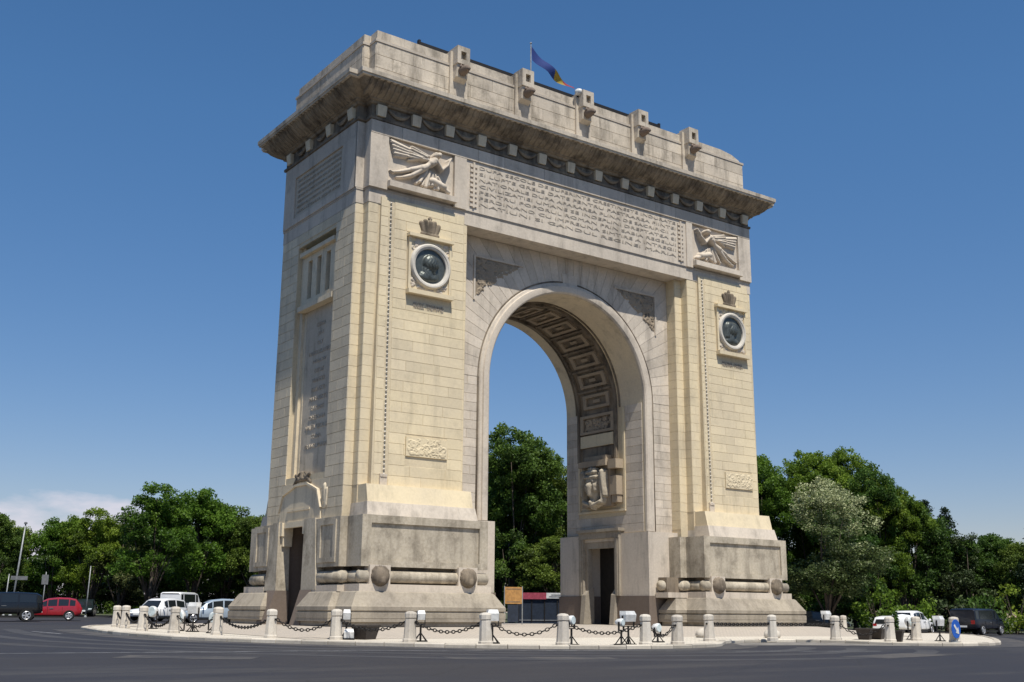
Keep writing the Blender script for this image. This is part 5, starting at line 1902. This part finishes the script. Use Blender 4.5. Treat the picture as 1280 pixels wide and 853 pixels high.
    for tx in (.19, .81):
        for s in (-1, 1):
            cx_, cy_ = (tx - .5) * L, s * (hw - .11)
            wa = MB(); wa.add([(cx_ + (wr_ + .05) * math.cos(a), s * (hw + .004), wr_ + (wr_ + .05) * math.sin(a)) for a in np.linspace(-.2, PI + .2, 14)], [tuple(range(14))])
            wa.build('wheel_arch', 'tyre', r)
            mbw = MB(); mbw.lathe([(wr_ * .62, -.1), (wr_ * .96, -.115), (wr_, -.07), (wr_, .07), (wr_ * .96, .115), (wr_ * .62, .1)], (cx_, cy_ + s * .02, wr_), 20, 'Y')
            w_ = mbw.build('wheel', 'tyre', r, smooth=False)
            mbw = MB()
            mbw.lathe([(wr_ * .18, s * .115), (wr_ * .2, s * .13)], (cx_, cy_ + s * .02, wr_), 10, 'Y')
            for q in range(5):
                an = 2 * PI * q / 5
                d_ = Vector((math.cos(an), 0, math.sin(an))); e_ = Vector((-math.sin(an), 0, math.cos(an)))
                c_ = Vector((cx_, cy_ + s * .145, wr_))
                mbw.add([c_ + d_ * wr_ * .1 - e_ * .035, c_ + d_ * wr_ * .66 - e_ * .055, c_ + d_ * wr_ * .66 + e_ * .055, c_ + d_ * wr_ * .1 + e_ * .035], [(0, 1, 2, 3)])
            mbw.tube([(cx_ + wr_ * .64 * math.cos(a), cy_ + s * .135, wr_ + wr_ * .64 * math.sin(a)) for a in np.linspace(0, 2 * PI, 16, endpoint=False)], .022, 5, closed=True)
            mbw.build('rim', rim, w_)
    # lamps, plates, bumpers, mirrors
    zl_ = st[-3][2] * H * .86
    for s in (-1, 1):
        mbw = MB(); mbw.loftz([([(L * .462, s * hw * .5), (L * .492, s * hw * .5), (L * .485, s * hw * .82), (L * .44, s * hw * .86)], zl_ - .07), ([(L * .455, s * hw * .5), (L * .480, s * hw * .5), (L * .47, s * hw * .82), (L * .42, s * hw * .86)], zl_ + .07)])
        mbw.build('headlight', 'lamp_glass', r)
        mbw = MB(); mbw.box(-L * .5 - .005, -L * .485, min(s * hw * .58, s * hw * .86), max(s * hw * .58, s * hw * .86), .42 * H, .56 * H)
        mbw.build('tail_light', 'tail', r)
        tm = st[last][0] - .5 + .02
        mbw = MB(); mbw.lathe([(.05, 0), (.09, .04), (.06, .1)], (tm * L + .1, s * (hw + .09), st[last][2] * H + .06), 8, 'X')
        mbw.build('wing_mirror', paint, r)
        mbw = MB(); mbw.box(-L * .06, L * .0, min(s * hw * 1.0, s * (hw + .02)), max(s * hw * 1.0, s * (hw + .02)), st[3][2] * H * .86, st[3][2] * H * .86 + .035)
        mbw.build('door_handle', 'grey_plastic', r)
    for s in (-1, 1):
        for fx in (-.2, .03, .2):
            mbw = MB(); mbw.box(fx * L - .008, fx * L + .008, min(s * hw * .99, s * (hw + .006)), max(s * hw * .99, s * (hw + .006)), .24 * H, st[3][2] * H * .97)
            mbw.build('door_seam', 'tyre', r)
    mbw = MB(); mbw.box(L * .498, L * .505, -.26, .26, .24 * H + .05, .24 * H + .16); mbw.build('number_plate', 'plate', r)
    mbw = MB(); mbw.box(-L * .508, -L * .5, -.26, .26, .30 * H, .30 * H + .11); mbw.build('number_plate', 'plate', r)
    mbw = MB(); mbw.box(-L * .3, L * .3, -hw * .94, hw * .94, .13 * H, .2 * H); mbw.build('underbody', 'tyre', r)
    return r


# facing along the road: 0 = nose towards +X
ROADDIR = -0.62
vehicle('suv', -19.3, 26.9, 2.98, 4.6, 1.85, 1.72, 'black_paint', 'black suv at the left edge of the picture, on the road', 'car', 'suv')
vehicle('hatchback', -15.6, 30.4, 2.86, 3.85, 1.65, 1.45, 'red_paint', 'bright red hatchback behind the black suv', 'car', 'hatch')
vehicle('hatchback', -7.9, 50.8, -1.9, 3.9, 1.62, 1.42, 'green_paint', 'small dark car with lit front seen head on behind the red hatchback', 'car', 'hatch')
vehicle('estate_car', -9.1, 28.9, PI + .62, 4.45, 1.72, 1.5, 'white_car', 'white estate car behind the left bollards', 'car', 'estate')
vehicle('minibus', -3.6, 39.8, .84, 4.7, 1.8, 2.0, 'white_car', 'white minibus with dark windows behind the white estate car', 'van', 'bus')
vehicle('hatchback', -7.9, 22.2, ROADDIR + PI + .45, 4.2, 1.70, 1.5, 'silver_paint', 'silver blue car half hidden by a bollard left of the arch', 'car', 'hatch')
vehicle('minivan', 35.6, -2.7, .16, 4.7, 1.85, 1.72, 'navy_paint', 'dark navy minivan at the right edge behind the island', 'car', 'van')
vehicle('hatchback', 30.5, -1.2, .27, 4.0, 1.68, 1.5, 'white_car', 'white hatchback behind the green plant and planters on the right', 'car', 'hatch')
vehicle('estate_car', 32.0, 1.2, .3, 4.3, 1.7, 1.15, 'white_car', 'low white car showing only its roof behind the long dark planter', 'car', 'estate')
vehicle('hatchback', 30.2, 6.0, -.95, 4.0, 1.68, 1.42, 'black_paint', 'dark parked car in the shade right of the arch base', 'car', 'hatch')


# ================================================================== trees
def leaf_mesh(name, clumps, per, leaf, mat, seed, up=.35, aspect=.62):
    """clumps: (x,y,z,r,tone) -> many small leaf blades scattered through each clump"""
    r = np.random.default_rng(seed)
    P = []; Tn = []
    for (cx, cy, cz, cr, tn) in clumps:
        m = max(6, int(per * (cr / 0.9) ** 2))
        d = r.normal(size=(m, 3)); d /= np.linalg.norm(d, axis=1)[:, None] + 1e-9
        rad = cr * (r.random(m) ** .45)
        p = d * rad[:, None] * np.array([1, 1, .78]) + np.array([cx, cy, cz])
        P.append(p)
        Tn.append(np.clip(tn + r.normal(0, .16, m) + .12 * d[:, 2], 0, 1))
    P = np.concatenate(P); Tn = np.concatenate(Tn)
    n = len(P)
    a = r.normal(size=(n, 3)); a[:, 2] -= .3; a /= np.linalg.norm(a, axis=1)[:, None]
    nn = r.normal(size=(n, 3)); nn[:, 2] += up * 3; nn /= np.linalg.norm(nn, axis=1)[:, None]
    b = np.cross(a, nn); b /= np.linalg.norm(b, axis=1)[:, None] + 1e-9
    s = leaf * (0.6 + .8 * r.random(n))
    A = a * s[:, None] * .5; B = b * s[:, None] * .5 * aspect
    V = np.stack([P - A, P + B, P + A, P - B], 1).reshape(-1, 3)
    me = bpy.data.meshes.new(name)
    me.vertices.add(n * 4); me.vertices.foreach_set('co', V.astype(np.float32).reshape(-1))
    me.loops.add(n * 4); me.loops.foreach_set('vertex_index', np.arange(n * 4, dtype=np.int32))
    me.polygons.add(n); me.polygons.foreach_set('loop_start', np.arange(0, n * 4, 4, dtype=np.int32))
    me.update(calc_edges=True)
    at = me.attributes.new('tone', 'FLOAT', 'POINT')
    at.data.foreach_set('value', np.repeat(Tn, 4).astype(np.float32))
    me.materials.append(M[mat])
    return me


def tree_clumps(H, R, base, seed, shape='round', nc=120):
    r = random.Random(seed)
    out = []
    mid = (H + base) / 2; hz = (H - base) / 2
    lobes = []
    for k in range(9):
        a = r.uniform(0, 2 * PI); q = r.uniform(-.55, .8)
        rr = R * .52 * math.sqrt(max(0.05, 1 - q * q)) * r.uniform(.7, 1.15)
        lobes.append((rr * math.cos(a), rr * math.sin(a), mid + hz * q * .78, R * r.uniform(.38, .6), r.uniform(.30, .72)))
    lobes.append((0, 0, H - R * .42, R * .48, .62))
    while len(out) < nc:
        lx, ly, lz, lr, tn = r.choice(lobes)
        d = Vector((r.gauss(0, 1), r.gauss(0, 1), r.gauss(0.25, 1))).normalized()
        rad = lr * r.uniform(.55, 1.0)
        p = Vector((lx, ly, lz)) + Vector((d.x * rad, d.y * rad, d.z * rad * .85))
        if p.z < base - .3 or p.z > H:
            continue
        out.append((p.x, p.y, p.z, r.uniform(.34, .72) * (R / 3.4) ** .4, min(1, max(0, tn + r.gauss(0, .14)))))
    return out, lobes


def trunk_mesh(H, base, lobes, seed, r0=.22):
    r = random.Random(seed)
    mb = MB()
    top = base + (H - base) * .36
    mb.tube([(0, 0, -.3), (.04, .02, base * .5), (r.uniform(-.1, .1), r.uniform(-.1, .1), base), (r.uniform(-.3, .3), r.uniform(-.3, .3), top)], [r0 * 1.25, r0, r0 * .8, r0 * .3], 8)
    for l in lobes:
        s = Vector((0, 0, base * r.uniform(.75, 1.1)))
        e = Vector(l[:3])
        m_ = s.lerp(e, .5) + Vector((r.uniform(-.2, .2), r.uniform(-.2, .2), .25))
        mb.tube([s, m_, e], [r0 * .45, r0 * .28, r0 * .1], 5)
    return mb


TREES = {}


def make_variant(key, name, H, R, base, seed, mat, nc=130, per=75, leaf=.30, conifer=False):
    per = int(per * 2.9); leaf *= .62
    if conifer:
        r = random.Random(seed)
        cl = []
        for k in range(nc):
            t = r.random() ** .8
            z = base + (H - base) * t
            rr = R * (1 - t) ** .75 * r.uniform(.35, 1.0) + .1
            a = r.uniform(0, 2 * PI)
            cl.append((rr * math.cos(a), rr * math.sin(a), z - .15 * rr, r.uniform(.26, .48), r.uniform(.2, .8)))
        lobes = [(R * .6 * math.cos(a), R * .6 * math.sin(a), base + (H - base) * .35, 1, .5) for a in (0, 1.3, 2.5, 3.8, 5)]
    else:
        cl, lobes = tree_clumps(H, R, base, seed, nc=nc)
    if name == 'blossom_tree':      # flower tones high on the crown, darker tones lower down
        cl = [(a, b, c, d, min(1, max(0, t * .55 + .80 * (c - base) / (H - base) - .26))) for a, b, c, d, t in cl]
    me = leaf_mesh('crown', cl, per, leaf, mat, seed)
    root = empty(name)
    c = bpy.data.objects.new('crown', me); COL.objects.link(c); c.parent = root
    tm = trunk_mesh(H, base, lobes, seed + 5)
    tm.build('trunk', 'bark', root, smooth=True)
    TREES[key] = dict(root=root, H=H, R=R, used=False)


make_variant('a', 'leafy_tree', 11.0, 3.6, 1.0, 1, 'leaf', nc=240, per=105)
make_variant('b', 'leafy_tree', 10.0, 3.2, .9, 2, 'leaf', nc=210, per=105)
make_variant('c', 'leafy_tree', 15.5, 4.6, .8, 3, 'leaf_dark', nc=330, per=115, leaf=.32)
make_variant('d', 'leafy_tree', 14.5, 4.4, .8, 4, 'leaf', nc=330, per=115, leaf=.32)
make_variant('e', 'blossom_tree', 10.8, 3.6, .9, 5, 'leaf_blossom', nc=300, per=120, leaf=.24)
make_variant('f', 'conifer_tree', 10.5, 2.2, 1.0, 6, 'needle', nc=170, per=90, leaf=.26, conifer=True)
make_variant('g', 'leafy_tree', 9.0, 3.0, .5, 7, 'leaf_olive', nc=150, per=105)
make_variant('h', 'leafy_tree', 10.5, 3.6, .6, 8, 'leaf_dark', nc=240, per=105)


def place_tree(key, x, y, h, rad, lab, group=None, rz=None):
    T = TREES[key]
    if not T['used']:
        o = T['root']; T['used'] = True
    else:
        o = copy_tree(T['root'])
    o.location = (x, y, gz(x, y) - .08)
    sz = h / T['H']; sr = rad / T['R']
    o.scale = (sr, sr, sz)
    o.rotation_euler = (0, 0, rng.uniform(0, 2 * PI) if rz is None else rz)
    tag(o, lab, 'tree', group)
    return o


FRONT = [
    ('h', -14.3, 56.4, 8.8, 2.7, 'dark leafy tree cut by the left edge of the picture'),
    ('b', -9.5, 55.5, 8.4, 2.6, 'bright green tree just right of the leaning lamp pole'),
    ('b', -8.0, 55.0, 8.7, 2.9, 'green tree between the lamp pole and the thin pole'),
    ('g', -5.2, 50.6, 8.6, 2.8, 'olive green tree filling the gap left of the tallest one'),
    ('a', -7.0, 52.6, 9.3, 3.1, 'bright green tree behind the thin pole left of the big clump'),
    ('a', -4.98, 43.6, 10.9, 3.7, 'tallest bright green tree of the clump left of the arch'),
    ('b', -0.83, 45.5, 10.9, 3.7, 'broad bright green tree right next to the tallest of the left clump'),
    ('h', 2.46, 46.9, 10.1, 3.4, 'dark rounded tree closing the left clump towards the arch'),
    ('h', 4.0, 43.9, 9.0, 3.0, 'dark tree partly hidden by the left flank of the arch'),
    ('c', 19.6, 28.4, 16.6, 4.7, 'tall dark tree filling the left of the arch opening'),
    ('c', 25.5, 29.2, 14.4, 3.6, 'dark tree at the right of the arch opening'),
    ('c', 22.4, 30.5, 15.9, 4.4, 'tall dark tree in the middle of the arch opening, farther back'),
    ('h', 20.8, 24.2, 7.2, 3.4, 'lower dark tree in front of the tall ones in the arch opening'),
    ('d', 38.4, 18.6, 14.8, 4.0, 'tall green tree just right of the arch'),
    ('d', 43.71, 17.3, 15.4, 4.4, 'tallest bright green crown behind the blossoming tree'),
    ('d', 47.2, 16.0, 15.8, 4.2, 'green crown right of the tallest one, on the falling tree line'),
    ('c', 44.9, 11.6, 13.6, 3.5, 'dark green tree to the right of the blossoming tree'),
    ('e', 30.6, 5.6, 10.8, 4.4, 'whitish blossoming tree right of the arch'),
    ('d', 46.6, 10.3, 11.6, 3.0, 'bright green tree half way down the falling tree line'),
    ('f', 51.8, 11.5, 11.0, 2.6, 'left conifer sticking out of the tree line on the right'),
    ('f', 51.4, 9.3, 10.2, 2.3, 'right conifer sticking out of the tree line on the right'),
    ('d', 45.6, 12.0, 12.6, 3.6, 'green tree low in the dip between the blossoming tree and the conifers'),
    ('h', 48.6, 10.6, 11.2, 3.2, 'dark rounded tree just left of the conifers'),
    ('h', 52.6, 8.6, 8.0, 3.0, 'dark tree filling in right of the conifers'),
    ('g', 50.9, 7.2, 8.0, 2.6, 'greyish green tree right of the conifers'),
    ('h', 54.4, 7.2, 8.5, 2.8, 'dark tree near the right edge of the tree line'),
    ('h', 54.0, 4.0, 7.6, 2.6, 'dark lower tree at the right edge of the picture'),
    ('f', 51.6, 1.2, 9.4, 2.6, 'conifer whose branch pokes in at the right edge'),
]
for a in FRONT:
    place_tree(*a)
BACKROW = [(-22, 60, 9), (-17.5, 63, 8.5), (-12, 62, 8.3), (-6, 61, 8.0), (-2, 58, 8.6), (2, 57, 9), (7, 54, 9.5), (10.5, 47, 9.2), (13.5, 44, 9.5), (16.5, 40, 11), (18, 34, 12), (23, 35, 13.5), (28, 33.5, 12.5), (32, 28, 12), (36, 25, 12.5), (42, 23, 13), (48, 20, 12), (53, 17, 10.5),
           (56, 13, 8.5), (59, 9.5, 7.6), (60, 5, 7.0), (59, 0, 7.0), (33, 19, 11), (29, 24, 11), (41, 12.5, 10)]
for q, (x, y, h) in enumerate(BACKROW):
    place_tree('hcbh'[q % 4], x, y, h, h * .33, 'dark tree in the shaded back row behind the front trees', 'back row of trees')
LOW = [(-13, 58.5, 4.5), (-9, 57.5, 4.2), (-4, 53.5, 4.5), (-1, 50.5, 4.8), (2.5, 50.0, 4.8), (6, 46.5, 5), (9.5, 41.5, 5), (20.5, 27, 5), (24, 26, 5.5), (27, 25, 5), (35, 15, 5.5), (39, 11.5, 5), (-17.5, 58, 5), (-22, 56, 5)]
for q, (x, y, h) in enumerate(LOW):
    place_tree('gh'[q % 2], x, y, h, h * .6, 'low dark undergrowth tree in the shade beneath the taller trees', 'undergrowth below the trees')

# the far wood that closes the view under and behind the trees
wr = np.random.default_rng(77)
cl = []
for k in range(1500):
    a = RAD(-35) + (RAD(100) - RAD(-35)) * k / 1500            # bearing from +Y towards +X, seen from the arch
    rr = 74 + wr.random() * 16
    hh = wr.random() ** .7 * (8.2 + 1.6 * math.sin(a * 9) + 1.0 * math.sin(a * 23))
    cl.append((rr * math.sin(a), rr * math.cos(a), hh - .6, .8 + .9 * wr.random(), .15 + .5 * wr.random()))
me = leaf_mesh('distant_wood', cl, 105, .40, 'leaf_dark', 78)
dw = bpy.data.objects.new('distant_wood', me); COL.objects.link(dw)
dw['kind'] = 'stuff'
tag(dw, 'dark distant wood closing the view behind the trees', 'wood')

# shrubs along the right hand road
BUSH = [(32.5, 8.6, 2.2, 1.9, 'leaf_dark', 'dark shrub at the foot of the blossoming tree'), (34.8, 4.6, 3.4, 2.3, 'leaf', 'bright green shrub right of the blossoming tree trunk'), (38.3, 4.2, 2.7, 2.2, 'leaf', 'bright green shrub behind the white hatchback'),
        (41.0, 2.4, 2.8, 2.2, 'leaf_olive', 'olive shrub left of the navy minivan'), (43.6, 1.6, 3.4, 2.4, 'leaf_dark', 'dark shrub behind the navy minivan'), (46.3, 0.8, 4.0, 2.4, 'leaf', 'bright green shrub above the front of the navy minivan'),
        (48.5, -1.6, 2.6, 2.2, 'leaf_dark', 'dark shrub at the right edge beyond the road'), (29.5, 11.0, 1.8, 1.6, 'leaf_olive', 'low olive shrub just right of the arch plinth')]
for i, (x, y, h, rd, mat, lab) in enumerate(BUSH):
    r = random.Random(300 + i)
    cl = [(rd * .75 * math.sqrt(r.random()) * math.cos(a), rd * .75 * math.sqrt(r.random()) * math.sin(a), r.uniform(.25, h * .85), r.uniform(.4, .7), r.uniform(.25, .75)) for a in [r.uniform(0, 2 * PI) for _ in range(34)]]
    root = tag(empty('shrub', (x, y, gz(x, y) - .08)), lab, 'shrub', 'shrubs along the right hand road')
    me = leaf_mesh('foliage', cl, 80, .26, mat, 400 + i)
    c = bpy.data.objects.new('foliage', me); COL.objects.link(c); c.parent = root
    mb = MB()
    for q in range(5):
        a = r.uniform(0, 2 * PI)
        mb.tube([(0, 0, -.1), (.4 * math.cos(a), .4 * math.sin(a), h * .4), (.8 * math.cos(a), .8 * math.sin(a), h * .75)], [.05, .035, .015], 5)
    mb.build('stem', 'bark', root)

# ================================================================== poles and signs on the left
def pole(x, y, h, lean, r0, lab, name='lamp_pole', cat='pole', arm=False, plate=None):
    r = empty(name, (x, y, gz(x, y) - .05))
    tag(r, lab, cat)
    mb = MB(); mb.tube([(0, 0, 0), (lean * .5, 0, h * .5), (lean, 0, h)], [r0, r0 * .85, r0 * .6], 8)
    mb.build('mast', 'steel', r, smooth=True)
    mb = MB(); mb.lathe([(r0 * 2, 0), (r0 * 2, .12), (r0 * 1.2, .2)], n=10)
    mb.build('foot', 'steel', r)
    if plate:
        mb = MB(); mb.box(plate[0] - plate[2] / 2, plate[0] + plate[2] / 2, -.06, -.03, plate[1] - plate[3] / 2, plate[1] + plate[3] / 2)
        mb.build('sign_plate', 'grey_plastic', r)
    if arm:
        mb = MB(); mb.lathe([(.05, 0), (.14, .05), (.12, .16), (.03, .2)], (lean, 0, h), 8)
        mb.build('lamp_head', 'grey_plastic', r)
    return r


pole(-14.0, 49.0, 7.2, .40, .085, 'tall pale lamp pole leaning right at the far left', arm=True, plate=(.35, 3.0, 1.25, .3))
pole(-14.4, 49.5, 3.3, .1, .06, 'short thin pole left of the leaning lamp pole', 'sign_post', 'pole')
pole(-9.2, 45.6, 4.0, .06, .055, 'thin grey pole behind the red hatchback', 'sign_post', 'pole')
pole(-12.0, 47.7, 3.5, .05, .05, 'post carrying a grey sign plate between the left poles', 'sign_post', 'sign', plate=(0, 2.9, .5, .75))
